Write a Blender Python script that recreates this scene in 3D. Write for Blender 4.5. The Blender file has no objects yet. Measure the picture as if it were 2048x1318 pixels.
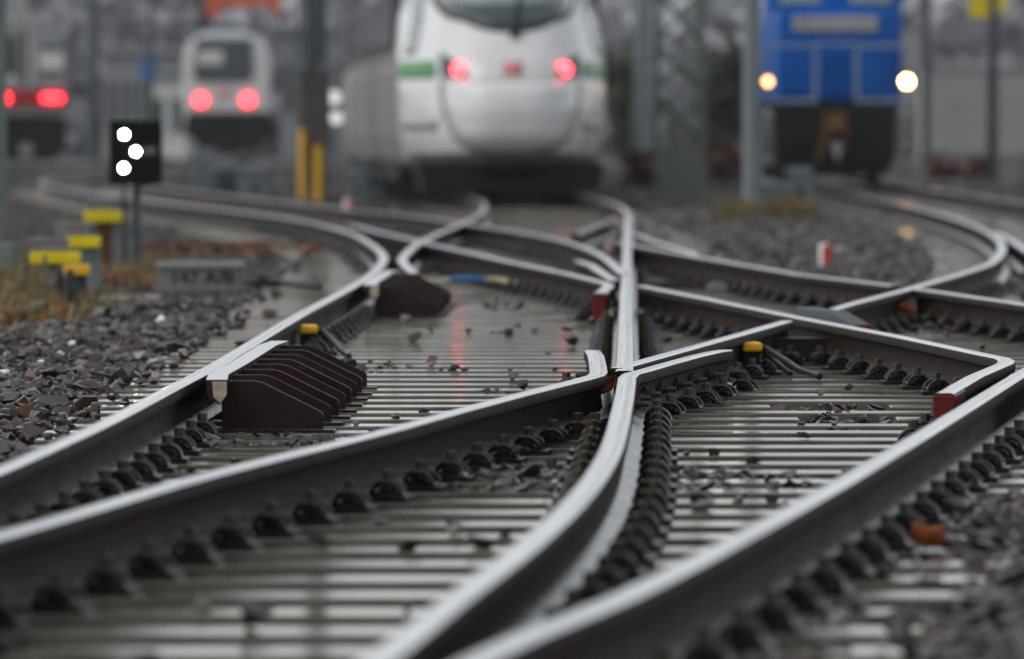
import bpy, bmesh, math, random
import numpy as np
from mathutils import Vector, Matrix
random.seed(7); rng = np.random.default_rng(7)
sc = bpy.context.scene
COL = sc.collection
# ------------------------------------------------------------------ camera
HC, F, YH = 1.02, 15100.0, 262.0           # lens height above the sleepers, focal length in photo pixels, horizon row
cam = bpy.data.cameras.new('camera'); camo = bpy.data.objects.new('camera', cam); COL.objects.link(camo)
camo.location = (0, 0, HC)
PITCH = math.atan((659.0 - YH) / F)
camo.rotation_euler = (math.pi/2 - PITCH, 0, 0)
cam.sensor_width = 36.0; cam.lens = F / 2048 * 36.0
cam.clip_start = 0.5; cam.clip_end = 6000
cam.dof.use_dof = True; cam.dof.focus_distance = 27.3; cam.dof.aperture_fstop = 4.2
sc.camera = camo
# ------------------------------------------------------------------ sky, sun, exposure
w = bpy.data.worlds.new('World'); sc.world = w; w.use_nodes = True
nt = w.node_tree; nt.nodes.clear()
sky = nt.nodes.new('ShaderNodeTexSky'); sky.sky_type = 'NISHITA'; sky.sun_disc = False
SUN_EL, SUN_AZ = math.radians(48), math.radians(258)
sky.sun_elevation = SUN_EL; sky.sun_rotation = SUN_AZ
sky.air_density = 1.0; sky.dust_density = 1.0; sky.ozone_density = 1.0
hs = nt.nodes.new('ShaderNodeHueSaturation'); hs.inputs['Saturation'].default_value = 0.22
bg = nt.nodes.new('ShaderNodeBackground'); bg.inputs['Strength'].default_value = 0.10
wo = nt.nodes.new('ShaderNodeOutputWorld')
nt.links.new(sky.outputs[0], hs.inputs['Color']); nt.links.new(hs.outputs[0], bg.inputs['Color']); nt.links.new(bg.outputs[0], wo.inputs['Surface'])
sun = bpy.data.lights.new('sun', 'SUN'); sun.energy = 0.5; sun.angle = math.radians(40); sun.color = (1, .97, .93)
suno = bpy.data.objects.new('sun', sun); COL.objects.link(suno)
sd = Vector((math.sin(SUN_AZ)*math.cos(SUN_EL), math.cos(SUN_AZ)*math.cos(SUN_EL), math.sin(SUN_EL)))
suno.rotation_euler = sd.to_track_quat('Z', 'Y').to_euler()
sc.view_settings.view_transform = 'Standard'; sc.view_settings.look = 'None'
sc.view_settings.exposure = 0.9; sc.view_settings.gamma = 1.0
sc.render.engine = 'CYCLES'
sc.cycles.use_denoising = True
sc.cycles.max_bounces = 6; sc.cycles.diffuse_bounces = 3; sc.cycles.glossy_bounces = 3
sc.cycles.sample_clamp_indirect = 4.0
sc.cycles.volume_bounces = 0

# ------------------------------------------------------------------ materials
MATS = {}
def newmat(name):
    m = bpy.data.materials.new(name); m.use_nodes = True
    return m, m.node_tree, m.node_tree.nodes['Principled BSDF']
def ramp(nt, fac, stops):
    r = nt.nodes.new('ShaderNodeValToRGB'); e = r.color_ramp.elements
    while len(e) > 1: e.remove(e[0])
    e[0].position, e[0].color = stops[0][0], (*stops[0][1], 1)
    for p, c in stops[1:]:
        x = e.new(p); x.color = (*c, 1)
    nt.links.new(fac, r.inputs['Fac']); return r.outputs['Color']
def coords(nt, kind='Object', scale=(1, 1, 1)):
    t = nt.nodes.new('ShaderNodeTexCoord'); mp = nt.nodes.new('ShaderNodeMapping')
    mp.inputs['Scale'].default_value = scale
    nt.links.new(t.outputs[kind], mp.inputs['Vector']); return mp.outputs['Vector']
def geopos(nt, scale=(1, 1, 1)):
    t = nt.nodes.new('ShaderNodeNewGeometry'); mp = nt.nodes.new('ShaderNodeMapping')
    mp.inputs['Scale'].default_value = scale
    nt.links.new(t.outputs['Position'], mp.inputs['Vector']); return mp.outputs['Vector']
def noise(nt, vec, scale, detail=4, rough=.55):
    n = nt.nodes.new('ShaderNodeTexNoise'); n.inputs['Scale'].default_value = scale
    n.inputs['Detail'].default_value = detail; n.inputs['Roughness'].default_value = rough
    nt.links.new(vec, n.inputs['Vector']); return n.outputs['Fac']
def maprange(nt, v, a, b, c, d):
    m = nt.nodes.new('ShaderNodeMapRange')
    for k, x in zip(('From Min', 'From Max', 'To Min', 'To Max'), (a, b, c, d)): m.inputs[k].default_value = x
    nt.links.new(v, m.inputs['Value']); return m.outputs['Result']
def bump(nt, h, p, strength=.3, dist=.01):
    b = nt.nodes.new('ShaderNodeBump'); b.inputs['Strength'].default_value = strength; b.inputs['Distance'].default_value = dist
    nt.links.new(h, b.inputs['Height']); nt.links.new(b.outputs['Normal'], p.inputs['Normal'])
def mat(name, col, rough=.5, metal=0., var=.25, scale=8., rvar=.12, bumps=0., emit=None, coat=0., spec=None):
    """plain surface with a little noise in colour and gloss"""
    if name in MATS: return MATS[name]
    m, nt, p = newmat(name)
    v = geopos(nt)
    n = noise(nt, v, scale)
    c0 = tuple(max(0, c*(1-var)) for c in col); c1 = tuple(min(1, c*(1+var)) for c in col)
    nt.links.new(ramp(nt, n, [(.3, c0), (.7, c1)]), p.inputs['Base Color'])
    nt.links.new(maprange(nt, n, .3, .7, max(.02, rough-rvar), min(1, rough+rvar)), p.inputs['Roughness'])
    p.inputs['Metallic'].default_value = metal
    if bumps: bump(nt, noise(nt, v, scale*4), p, bumps)
    if coat: p.inputs['Coat Weight'].default_value = coat; p.inputs['Coat Roughness'].default_value = .06
    p.inputs['Specular IOR Level'].default_value = .25 if spec is None else spec
    MATS[name] = m; return m
def emat(name, col, strength):
    m, nt, p = newmat(name)
    p.inputs['Base Color'].default_value = (*col, 1)
    p.inputs['Emission Color'].default_value = (*col, 1); p.inputs['Emission Strength'].default_value = strength
    MATS[name] = m; return m

def mk_concrete():
    m, nt, p = newmat('wet sleeper concrete')
    t = nt.nodes.new('ShaderNodeNewGeometry')
    mp = nt.nodes.new('ShaderNodeMapping'); mp.inputs['Scale'].default_value = (1, 3, 3)
    nt.links.new(t.outputs['Position'], mp.inputs['Vector']); v = mp.outputs['Vector']
    n = noise(nt, v, 3.0, 5, .6); n2 = noise(nt, v, 40, 3); n3 = noise(nt, v, 1.3, 3)
    nt.links.new(ramp(nt, n, [(.3, (.075, .067, .050)), (.5, (.128, .116, .090)), (.72, (.185, .170, .134))]), p.inputs['Base Color'])
    nt.links.new(maprange(nt, n3, .36, .66, .05, .18), p.inputs['Roughness'])
    p.inputs['IOR'].default_value = 1.42
    bump(nt, n2, p, .02, .0006)
    MATS['concrete'] = m; return m
mk_concrete()
def mk_railtop():
    m, nt, p = newmat('polished running surface')
    v = coords(nt, 'UV', (110, .5, 1)); v2 = coords(nt, 'UV', (10, .9, 1))
    n = noise(nt, v, 1.0, 3); n2 = noise(nt, v2, 1.0, 4, .6)
    mixc = ramp(nt, n, [(.33, (.26, .26, .275)), (.40, (.58, .58, .60)), (.7, (.68, .68, .70))])
    nt.links.new(mixc, p.inputs['Base Color'])
    add = nt.nodes.new('ShaderNodeMath'); add.operation = 'ADD'
    nt.links.new(maprange(nt, n, .3, .7, .10, 0), add.inputs[0]); nt.links.new(maprange(nt, n2, .35, .7, .10, .20), add.inputs[1])
    nt.links.new(add.outputs[0], p.inputs['Roughness'])
    p.inputs['Metallic'].default_value = .95
    MATS['railtop'] = m
mk_railtop()
def mk_railside():
    m, nt, p = newmat('dark oxidised rail steel')
    v = geopos(nt, (2.5, 1.0, 7)); n = noise(nt, v, 2.0, 5, .65); v2 = geopos(nt); n2 = noise(nt, v2, 60, 3)
    nt.links.new(ramp(nt, n, [(.3, (.010, .0065, .0055)), (.5, (.018, .011, .009)), (.66, (.032, .018, .013)), (.8, (.055, .028, .018))]), p.inputs['Base Color'])
    nt.links.new(maprange(nt, n, .3, .7, .42, .62), p.inputs['Roughness'])
    p.inputs['Specular IOR Level'].default_value = .02
    bump(nt, n2, p, .15, .002)
    MATS['railside'] = m
mk_railside()
def mk_ballast(name, shift=0.):
    m, nt, p = newmat(name)
    g = nt.nodes.new('ShaderNodeNewGeometry')
    c = ramp(nt, g.outputs['Random Per Island'], [(0, (.012, .011, .011)), (.3, (.026, .021, .019)), (.5, (.046, .037, .033)),
             (.66, (.070, .058, .052)), (.74, (.05, .028, .020)), (.85, (.085, .034, .016)), (.88, (.07, .07, .067)), (.99, (.12, .118, .11)), (1, (.4, .39, .37))])
    v = geopos(nt); n = noise(nt, v, 45, 4, .7)
    mx = nt.nodes.new('ShaderNodeMixRGB'); mx.blend_type = 'MULTIPLY'; mx.inputs['Fac'].default_value = 1
    nt.links.new(c, mx.inputs['Color1']); nt.links.new(ramp(nt, n, [(.3, (.55, .55, .55)), (.7, (1.35, 1.3, 1.25))]), mx.inputs['Color2'])
    nt.links.new(mx.outputs[0], p.inputs['Base Color'])
    nt.links.new(maprange(nt, n, .3, .7, .22, .5), p.inputs['Roughness'])
    bump(nt, n, p, .25, .004)
    MATS[name] = m
mk_ballast('ballast stone')
def mk_ground():
    m, nt, p = newmat('dark gravel bed')
    v = geopos(nt); vo = nt.nodes.new('ShaderNodeTexVoronoi'); vo.inputs['Scale'].default_value = 22
    nt.links.new(v, vo.inputs['Vector'])
    n = noise(nt, v, .35, 4)
    c = ramp(nt, vo.outputs['Distance'], [(0, (.055, .05, .046)), (.5, (.028, .025, .023)), (.8, (.008, .007, .006))])
    mx = nt.nodes.new('ShaderNodeMixRGB'); mx.blend_type = 'MULTIPLY'; mx.inputs['Fac'].default_value = 1
    nt.links.new(c, mx.inputs['Color1']); nt.links.new(ramp(nt, n, [(.35, (.8, .78, .75)), (.65, (1.4, 1.35, 1.3))]), mx.inputs['Color2'])
    nt.links.new(mx.outputs[0], p.inputs['Base Color']); p.inputs['Roughness'].default_value = .7
    bump(nt, vo.outputs['Distance'], p, .8, .03)
    MATS['ground'] = m
mk_ground()
mat('clip steel', (.014, .010, .009), .27, .2, .4, 30, .08, .1, None, 0, .5)
mat('nut steel', (.075, .066, .042), .40, .5, .4, 60, .1, .3)
mat('plate steel', (.022, .018, .016), .35, .3, .4, 20, .1)
mat('brown paint', (.020, .0065, .005), .26, 0, .22, 6, .08, .08)
mat('check top', (.62, .61, .63), .24, .9, .06, 3, .04)
mat('chipped cream', (.42, .37, .26), .6, 0, .3, 40, .1)
mat('red paint', (.12, .006, .003), .38, 0, .25, 14, .1, .2)
mat('yellow plastic', (.80, .42, .01), .30, 0, .08, 10, .06)
mat('lemon yellow', (.72, .56, .01), .38, 0, .1, 8, .06)
mat('amber plastic', (.72, .40, .02), .35, 0, .1, 8, .06)
mat('black rubber', (.012, .012, .014), .35, 0, .2, 20, .08)
mat('black paint', (.006, .006, .0065), .5, 0, .2, 10, .08, 0, None, 0, .08)
mat('galvanised', (.17, .19, .20), .5, .4, .15, 7, .08)
mat('grey paint', (.12, .135, .145), .5, 0, .15, 4, .08)
mat('dark grey paint', (.06, .072, .080), .55, 0, .2, 4, .08)
mat('green paint', (.12, .15, .125), .6, 0, .3, 6, .1)
mat('old concrete', (.16, .16, .145), .75, 0, .25, 6, .1, .3)
mat('pale concrete', (.20, .195, .18), .6, 0, .2, 8, .1, .3)
mat('lichen concrete', (.15, .165, .14), .85, 0, .35, 9, .1, .4)
mat('train white', (.60, .60, .59), .28, 0, .05, 1.2, .05, 0, None, .3)
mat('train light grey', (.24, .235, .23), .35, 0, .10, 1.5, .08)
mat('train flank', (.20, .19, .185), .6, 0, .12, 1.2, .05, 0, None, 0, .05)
mat('train dirty', (.085, .075, .067), .55, 0, .3, 2.5, .1)
mat('train green', (.015, .19, .022), .35, 0, .06, 3, .05)
mat('logo red', (.62, .05, .05), .4, 0, .05, 3, .05)
mat('glass', (.045, .055, .06), .06, 0, .15, 1.5, .02, 0, None, .5)
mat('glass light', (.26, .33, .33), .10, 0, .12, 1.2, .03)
mat('train black', (.008, .008, .009), .7, 0, .3, 3, .1)
mat('loco blue', (.002, .10, .40), .4, 0, .12, 1.5, .08, 0, None, 0, .1)
mat('loco frame', (.009, .009, .010), .7, 0, .3, 3, .1)
mat('rail grey', (.22, .26, .33), .5, 0, .1, 3, .05)
mat('step white', (.33, .33, .32), .5, 0, .15, 4, .05)
mat('rust orange', (.12, .055, .015), .7, 0, .4, 10, .1)
mat('dry leaf', (.22, .06, .008), .45, 0, .45, 35, .1)
mat('pale panel', (.36, .35, .32), .6, 0, .10, .8, .08)
mat('roof grey', (.20, .205, .215), .6, 0, .15, .5, .1)
mat('wall pale', (.25, .25, .25), .7, 0, .15, .3, .05)
mat('regional red', (.30, .02, .02), .4, 0, .15, 2, .05)
mat('silver', (.27, .275, .28), .45, .2, .15, 1, .08)
mat('signal orange', (.62, .12, .06), .5, 0, .1, 2, .05)
mat('blue cloth', (.04, .16, .32), .5, 0, .15, 10, .05)
mat('pale hose', (.40, .38, .26), .5, 0, .2, 20, .05)
mat('white plastic', (.72, .72, .70), .4, 0, .06, 8, .05)
mat('bark', (.05, .043, .036), .9, 0, .3, 9, .05)
mat('letter black', (.012, .012, .012), .6, 0, .1, 9, .05)
mat('letter grey', (.42, .42, .42), .6, 0, .1, 9, .05)
emat('tail red', (1.0, .045, .06), 6)
emat('tail red small', (1.0, .03, .045), 5)
emat('signal white', (1.0, .98, .90), 40)
emat('head amber', (1.0, .52, .18), 28)
emat('head dim', (1.0, .42, .16), 5)
emat('far white', (.95, .97, 1.0), .3)
def leafmat(name, cols):
    m, nt, p = newmat(name)
    g = nt.nodes.new('ShaderNodeNewGeometry')
    st = [(i/(len(cols)-1), c) for i, c in enumerate(cols)]
    nt.links.new(ramp(nt, g.outputs['Random Per Island'], st), p.inputs['Base Color'])
    p.inputs['Roughness'].default_value = .6; MATS[name] = m
leafmat('dry grass', [(.05, .06, .012), (.16, .13, .03), (.09, .085, .02), (.30, .15, .03), (.20, .16, .06), (.05, .07, .015), (.22, .10, .02)])
leafmat('leaf litter', [(.16, .06, .02), (.10, .05, .02), (.24, .08, .02), (.07, .04, .02)])
leafmat('mist grey leaves', [(.18, .18, .19), (.28, .28, .295), (.40, .40, .42), (.24, .24, .25), (.50, .50, .53)])  # distant mist is put into these pale leaf greys
leafmat('shrub leaves', [(.06, .08, .02), (.16, .12, .03), (.20, .10, .03), (.05, .07, .015)])
leafmat('red shrub leaves', [(.09, .03, .025), (.06, .025, .02), (.13, .055, .045), (.04, .03, .02)])
leafmat('green shrub leaves', [(.03, .04, .02), (.05, .06, .035), (.08, .08, .05)])

# ------------------------------------------------------------------ mesh helpers
class MB:
    def __init__(s): s.v = []; s.f = []; s.m = []; s.uv = {}
    def add(s, vs, fs, mi=0):
        o = len(s.v); s.v += [tuple(a) for a in vs]
        for f in fs: s.f.append([i+o for i in f]); s.m.append(mi)
        return s
    def box(s, x0, x1, y0, y1, z0, z1, mi=0, rot=0., c=None):
        vs = [(x, y, z) for z in (z0, z1) for y in (y0, y1) for x in (x0, x1)]
        if rot:
            cx, cy = c or ((x0+x1)/2, (y0+y1)/2); ca, sa = math.cos(rot), math.sin(rot)
            vs = [(cx+(x-cx)*ca-(y-cy)*sa, cy+(x-cx)*sa+(y-cy)*ca, z) for x, y, z in vs]
        return s.add(vs, [(0, 2, 3, 1), (4, 5, 7, 6), (0, 1, 5, 4), (2, 6, 7, 3), (0, 4, 6, 2), (1, 3, 7, 5)], mi)
    def prism(s, poly, a0, a1, axis='y', mi=0, side=None):
        """extrude a 2D polygon along an axis; poly is (x,z) for y, (y,z) for x, (x,y) for z"""
        n = len(poly)
        def P(p, a): return {'y': (p[0], a, p[1]), 'x': (a, p[0], p[1]), 'z': (p[0], p[1], a)}[axis]
        vs = [P(p, a0) for p in poly] + [P(p, a1) for p in poly]
        s.add(vs, [tuple(range(n))[::-1], tuple(range(n, 2*n))], mi)
        o = len(s.v) - 2*n
        for i in range(n):
            j = (i+1) % n; s.f.append([o+i, o+j, o+n+j, o+n+i]); s.m.append(mi if side is None else side)
        return s
    def tube(s, pts, r, seg=8, mi=0, cap=True):
        pts = [Vector(p) for p in pts]; rings = []
        rr = r if isinstance(r, (list, tuple)) else [r]*len(pts)
        o = len(s.v)
        for i, p in enumerate(pts):
            d = (pts[min(i+1, len(pts)-1)] - pts[max(i-1, 0)]).normalized()
            u = d.cross(Vector((0, 0, 1)))
            if u.length < 1e-3: u = Vector((1, 0, 0))
            u.normalize(); v = d.cross(u)
            for k in range(seg):
                a = 2*math.pi*k/seg
                s.v.append(tuple(p + (u*math.cos(a)+v*math.sin(a))*rr[i]))
        for i in range(len(pts)-1):
            for k in range(seg):
                k2 = (k+1) % seg
                s.f.append([o+i*seg+k, o+i*seg+k2, o+(i+1)*seg+k2, o+(i+1)*seg+k]); s.m.append(mi)
        if cap:
            s.f.append([o+k for k in range(seg)][::-1]); s.m.append(mi)
            e = o+(len(pts)-1)*seg; s.f.append([e+k for k in range(seg)]); s.m.append(mi)
        return s
    def disc(s, c, r, axis='y', seg=24, depth=.03, mi=0):
        c = Vector(c); d = {'x': Vector((1, 0, 0)), 'y': Vector((0, 1, 0)), 'z': Vector((0, 0, 1))}[axis]
        return s.tube([c, c + d*depth], r, seg, mi)
    def build(s, name, mats, parent=None, smooth=False, bevel=0., angle=40, loc=None):
        me = bpy.data.meshes.new(name); me.from_pydata(s.v, [], s.f)
        ms = mats if isinstance(mats, (list, tuple)) else [mats]
        for k in ms: me.materials.append(MATS[k])
        me.polygons.foreach_set('material_index', s.m)
        me.update()
        bm = bmesh.new(); bm.from_mesh(me); bmesh.ops.recalc_face_normals(bm, faces=bm.faces)
        bm.to_mesh(me); bm.free()
        if smooth:
            me.polygons.foreach_set('use_smooth', [True]*len(me.polygons))
            me.set_sharp_from_angle(angle=math.radians(angle))
        o = bpy.data.objects.new(name, me); COL.objects.link(o)
        if parent is not None: o.parent = parent
        if loc: o.location = loc
        if bevel:
            b = o.modifiers.new('bevel', 'BEVEL'); b.width = bevel; b.segments = 2; b.limit_method = 'ANGLE'; b.angle_limit = math.radians(35)
        return o
def tag(o, label=None, cat=None, group=None, kind=None):
    if label: o['label'] = label
    if cat: o['category'] = cat
    if group: o['group'] = group
    if kind: o['kind'] = kind
    return o
def empty(name, loc=(0, 0, 0), rz=0., label=None, cat=None, group=None):
    o = bpy.data.objects.new(name, None); COL.objects.link(o); o.location = loc; o.rotation_euler = (0, 0, rz)
    o.empty_display_size = .2
    return tag(o, label, cat, group)
def copy_tree(o, parent=None):
    c = o.copy(); COL.objects.link(c)
    if parent is not None: c.parent = parent
    for ch in list(o.children): copy_tree(ch, c)
    return c
def X(px, d): return (px - 1024.0) / F * d          # a photo column at distance d, in metres
def Z(py, d): return HC - (py - YH) / F * d
def textmesh(body, size, extrude=.003):
    cu = bpy.data.curves.new('lettering', 'FONT'); cu.body = body; cu.size = size; cu.extrude = extrude; cu.align_x = 'CENTER'; cu.align_y = 'CENTER'
    o = bpy.data.objects.new('lettering', cu); COL.objects.link(o)
    dg = bpy.context.evaluated_depsgraph_get(); me = bpy.data.meshes.new_from_object(o.evaluated_get(dg))
    bpy.data.objects.remove(o); bpy.data.curves.remove(cu)
    return me
def lettering(name, body, size, m, parent, loc, xs=1.0):
    me = textmesh(body, size); me.materials.clear(); me.materials.append(MATS[m])
    o = bpy.data.objects.new(name, me); COL.objects.link(o); o.parent = parent
    o.location = loc; o.rotation_euler = (math.pi/2, 0, 0); o.scale = (xs, 1, 1); return o

# ------------------------------------------------------------------ rails
ZT = 0.17       # top of rail; sleeper tops are z = 0
H = [(-.022, 0), (.022, 0), (.0310, -.0035), (.0335, -.008), (.0335, -.036), (.0095, -.048), (.008, -.118), (.014, -.127), (.0625, -.143), (.0625, -.154)]
PROF = [(-.0625, -.154), (-.0625, -.143), (-.014, -.127), (-.008, -.118), (-.0095, -.048), (-.0335, -.036), (-.0335, -.008), (-.0310, -.0035)] + H
NP = len(PROF)
PM = []
for i in range(NP):
    a, b = PROF[i], PROF[(i+1) % NP]
    PM.append(0 if (a[1] > -.005 and b[1] > -.005) else 3 if (a[1] > -.037 and b[1] > -.037) else (2 if (-.145 < a[1] < -.12 and -.145 < b[1] < -.12) else 1))
mat('head side', (.020, .014, .012), .6, 0, .3, 25, .1, .1, None, 0, .04)
mat('rail foot', (.05, .045, .042), .24, .55, .3, 25, .1, .1)
def spline(pts, step=.45):
    """X as a smooth function of distance through the given (x, y) points"""
    p = sorted(pts, key=lambda q: q[1]); ys = [q[1] for q in p]; xs = [q[0] for q in p]; n = len(p)
    m = []
    for i in range(n):
        if i == 0: m.append((xs[1]-xs[0])/(ys[1]-ys[0]))
        elif i == n-1: m.append((xs[-1]-xs[-2])/(ys[-1]-ys[-2]))
        else: m.append((xs[i+1]-xs[i-1])/(ys[i+1]-ys[i-1]))
    out = []
    for i in range(n-1):
        L = ys[i+1]-ys[i]; k = max(1, int(L/step))
        for j in range(k + (1 if i == n-2 else 0)):
            t = j/k; h00 = 2*t**3-3*t*t+1; h10 = t**3-2*t*t+t; h01 = -2*t**3+3*t*t; h11 = t**3-t*t
            out.append((h00*xs[i]+h10*L*m[i]+h01*xs[i+1]+h11*L*m[i+1], ys[i]+L*t))
    return out
RAILS = []
def sweep(pts, zo=0., prof=PROF, pm=PM, zt=ZT):
    n = len(prof); vs = []; fs = []; ms = []; uvs = []
    L = 0
    P = [Vector((x, y)) for x, y in pts]
    for i, p in enumerate(P):
        a = P[i]-P[i-1] if i > 0 else P[1]-P[0]; b = P[i+1]-P[i] if i < len(P)-1 else a
        a = a.normalized(); b = b.normalized(); t = (a+b).normalized(); nr = Vector((t.y, -t.x))
        k = 1/max(.5, t.dot(a))
        if i: L += (P[i]-P[i-1]).length
        for j, (u, z) in enumerate(prof):
            vs.append((p.x+nr.x*u*k, p.y+nr.y*u*k, zt+zo+z)); uvs.append((u, L))
    for i in range(len(P)-1):
        for j in range(n):
            j2 = (j+1) % n; fs.append((i*n+j, i*n+j2, (i+1)*n+j2, (i+1)*n+j)); ms.append(pm[j])
    fs.append(tuple(range(n))); ms.append(1); e = (len(P)-1)*n; fs.append(tuple(range(e, e+n))[::-1]); ms.append(1)
    return vs, fs, ms, uvs
def rail_mesh(name, pts, zo=0., prof=PROF, pm=PM, mats=('railtop', 'railside', 'rail foot', 'head side'), zt=ZT):
    vs, fs, ms, uvs = sweep(pts, zo, prof, pm, zt)
    me = bpy.data.meshes.new(name); me.from_pydata(vs, [], fs)
    for k in mats: me.materials.append(MATS[k])
    me.polygons.foreach_set('material_index', ms)
    uv = me.uv_layers.new(name='UVMap')
    li = np.empty(len(me.loops), dtype=np.int32); me.loops.foreach_get('vertex_index', li)
    uv.data.foreach_set('uv', np.array(uvs, dtype=np.float32)[li].ravel())
    bm = bmesh.new(); bm.from_mesh(me); bmesh.ops.recalc_face_normals(bm, faces=bm.faces); bm.to_mesh(me); bm.free()
    me.polygons.foreach_set('use_smooth', [True]*len(me.polygons)); me.set_sharp_from_angle(angle=math.radians(38))
    o = bpy.data.objects.new(name, me); COL.objects.link(o); return o
def rail(label, pts, zo=0., smooth=True, clips=True, name='rail', group='running rails of the switch area', mats=('railtop', 'railside', 'rail foot', 'head side'), cat='rail'):
    p = spline(pts) if smooth else sorted(pts, key=lambda q: q[1])
    o = rail_mesh(name, p, zo, mats=mats); tag(o, label, cat, group)
    RAILS.append((np.array([q[1] for q in p]), np.array([q[0] for q in p]), clips, o))
    return o
def xat(R, y):
    if y < R[0][0]-.02 or y > R[0][-1]+.02: return None
    return float(np.interp(y, R[0], R[1]))
A_near = [(-1.78, 9.5), (-1.52, 14), (-1.29, 19), (-1.193, 21.9), (-1.125, 25.2), (-1.083, 27.3), (-.985, 35), (-.90, 40), (-.842, 44.5), (-.836, 48.0), (-.885, 51.8), (-1.06, 56.8), (-1.36, 63.2), (-2.03, 72), (-3.05, 81), (-4.35, 91), (-6.5, 110), (-7.9, 127), (-8.6, 146), (-9.4, 180), (-10.1, 260)]
rail('outermost left rail, from the lower left corner, curving away left behind the finned guards', A_near, 0)
C_near = [(-.36, 10.4), (-.20, 12.4), (-.099, 13.8), (.03, 15.5), (.164, 17.7), (.265, 20.2), (.354, 23.9), (.383, 25.3)]
cn = spline(C_near)[:-1] + [(.385, 25.4), (.398, 26.1), (.418, 26.5), (.470, 26.86), (.545, 27.45), (.69, 28.55), (.775, 29.1), (.83, 29.35)]
wing_c = rail('curved rail sweeping from bottom centre to the crossing nose, then bending right', cn, 0, smooth=False)
rail('straight rail rising from the crossing nose towards the white express train', [(.398, 26.72), (.44, 29.3), (.573, 38), (.70, 46), (.823, 54), (.98, 64), (1.17, 76), (1.22, 84), (1.12, 92), (.88, 100), (.35, 115), (-.35, 132)], 0.0015)
Bp = [(-1.72, 11.2), (-1.40, 13.6), (-1.076, 15.9), (-.760, 18.6), (-.331, 21.6), (-.182, 22.8), (.045, 24.5), (.187, 25.5)]
bn = spline(Bp)[:-1] + [(.187, 25.5), (.255, 26.0), (.292, 26.3), (.306, 26.65), (.312, 27.4), (.318, 28.6), (.312, 29.25)]
wing_b = rail('rail from the left edge to the crossing nose, bending up into a rounded wing', bn, .001, smooth=False)
rail('diagonal rail from the crossing nose to the right as far as the raised guard block', [(.372, 26.98), (.539, 28.3), (1.009, 32.0), (1.225, 33.75)], .003, smooth=False)
rail('rail beyond the guard block, bending in a tight curve towards the blue locomotive', [(1.505, 35.75), (1.64, 36.9), (2.09, 40.3), (2.63, 44.6), (3.08, 48.6), (3.53, 54.4), (3.87, 60.4), (4.20, 69.4), (4.43, 81.8), (4.55, 98.7), (4.66, 115), (4.85, 131), (5.2, 160), (5.6, 230)], .003)
rail('far rail on the right leading straight under the blue locomotive', [(5.05, 51), (5.37, 60.4), (5.70, 69.4), (5.93, 81.8), (6.05, 98.7), (6.16, 115), (6.35, 131), (6.7, 160), (7.1, 230)], .001)
rail('large rail along the lower right, from the bottom centre to the right edge', [(-.42, 8.8), (-.05, 12.2), (.206, 13.8), (.545, 16.3), (.912, 19.2), (1.288, 22.3), (1.803, 26.6), (2.42, 31.6), (3.4, 39.5)], .0015)
# crossing line, far left to near right
ej = [(-1.42, 68.5), (-.80, 56.4), (-.42, 54.0), (-.02, 49.0), (.34, 44.9), (.50, 42.6)]
en = [(.458, 39.5), (.50, 40.6), (.535, 41.6), (.53, 42.1)] + sorted([(.34, 44.9), (-.02, 49.2), (-.42, 54.4), (-.80, 59.4), (-1.15, 64.0), (-1.45, 68.3)], key=lambda q: q[1])
rail('rail from far left to the centre rail, near end bent down and painted red', en, .002, smooth=False)
J = [(1.395, 24.35), (1.60, 26.1), (1.80, 27.55), (1.828, 27.9), (1.83, 28.15), (1.80, 28.5), (1.60, 31.1), (1.306, 34.3), (1.0, 38.0), (.715, 41.3)]
rail('dark rail from the middle to a sharp hook with a red tip, right edge', J, .0045, smooth=False)
rail('slanting rail right of the centre rail that ends against the curved rail', [(2.10, 41.35), (1.705, 44.6), (1.30, 50.2), (.93, 55.8), (.80, 57.5)], .0045, smooth=False)
rail('slanting rail from the curved rail out to the right edge of the picture', [(3.45, 26), (2.86, 32.5), (2.50, 37), (2.18, 40.55)], .0045, smooth=False)
rail('thin branch rail joining the slanting rail from behind near the centre rail', [(1.02, 62.0), (1.10, 57.6), (1.21, 54.0), (1.28, 51.5)], .006)
rail('far rail arching from the left tracks over to the centre rail', [(.665, 44.6), (.655, 46), (.60, 52), (.39, 58.3), (-.07, 65), (-.556, 70.5), (-1.05, 76.0), (-1.73, 81), (-2.95, 92), (-5.0, 111), (-6.4, 127), (-7.1, 146), (-7.9, 180), (-8.6, 260)], .005)
Fp = spline([(-.735, 51.0), (-.72, 56), (-.63, 61.7), (-.47, 69), (-.34, 76), (-.30, 84), (-.38, 92), (-.62, 100), (-1.15, 115), (-1.85, 132)])
rail('left rail of the white express train with a flared end curling towards the finned guard', [(-.575, 45.0), (-.64, 46.6), (-.70, 48.6), (-.735, 50.4)] + Fp, .0035, smooth=False)
# guard rails beside the running rails
rail('short guard rail just left of the centre rail behind the red hooked end', [(.585, 42.6), (.55, 44.5), (.50, 47.6), (.43, 49.2)], .007, smooth=False, clips=False, name='check_rail', group='short guard rails', cat='guard rail')
rail('brown guard rail slanting up to the centre rail near the express train', [(.52, 62), (.72, 67), (.95, 72)], .008, smooth=False, clips=False, name='check_rail', group='short guard rails', cat='guard rail', mats=('brown paint', 'brown paint', 'brown paint', 'brown paint'))
rail('short dark guard rail at the right edge beside the tight curve', [(3.60, 52.5), (3.86, 58.2), (4.05, 63)], .006, smooth=False, clips=False, name='check_rail', group='short guard rails', cat='guard rail')
rail('far left curving rail beyond the dwarf signal', [(-8.5, 112), (-9.45, 128), (-10.1, 146), (-10.9, 180), (-11.6, 260)], .0, clips=False)
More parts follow.
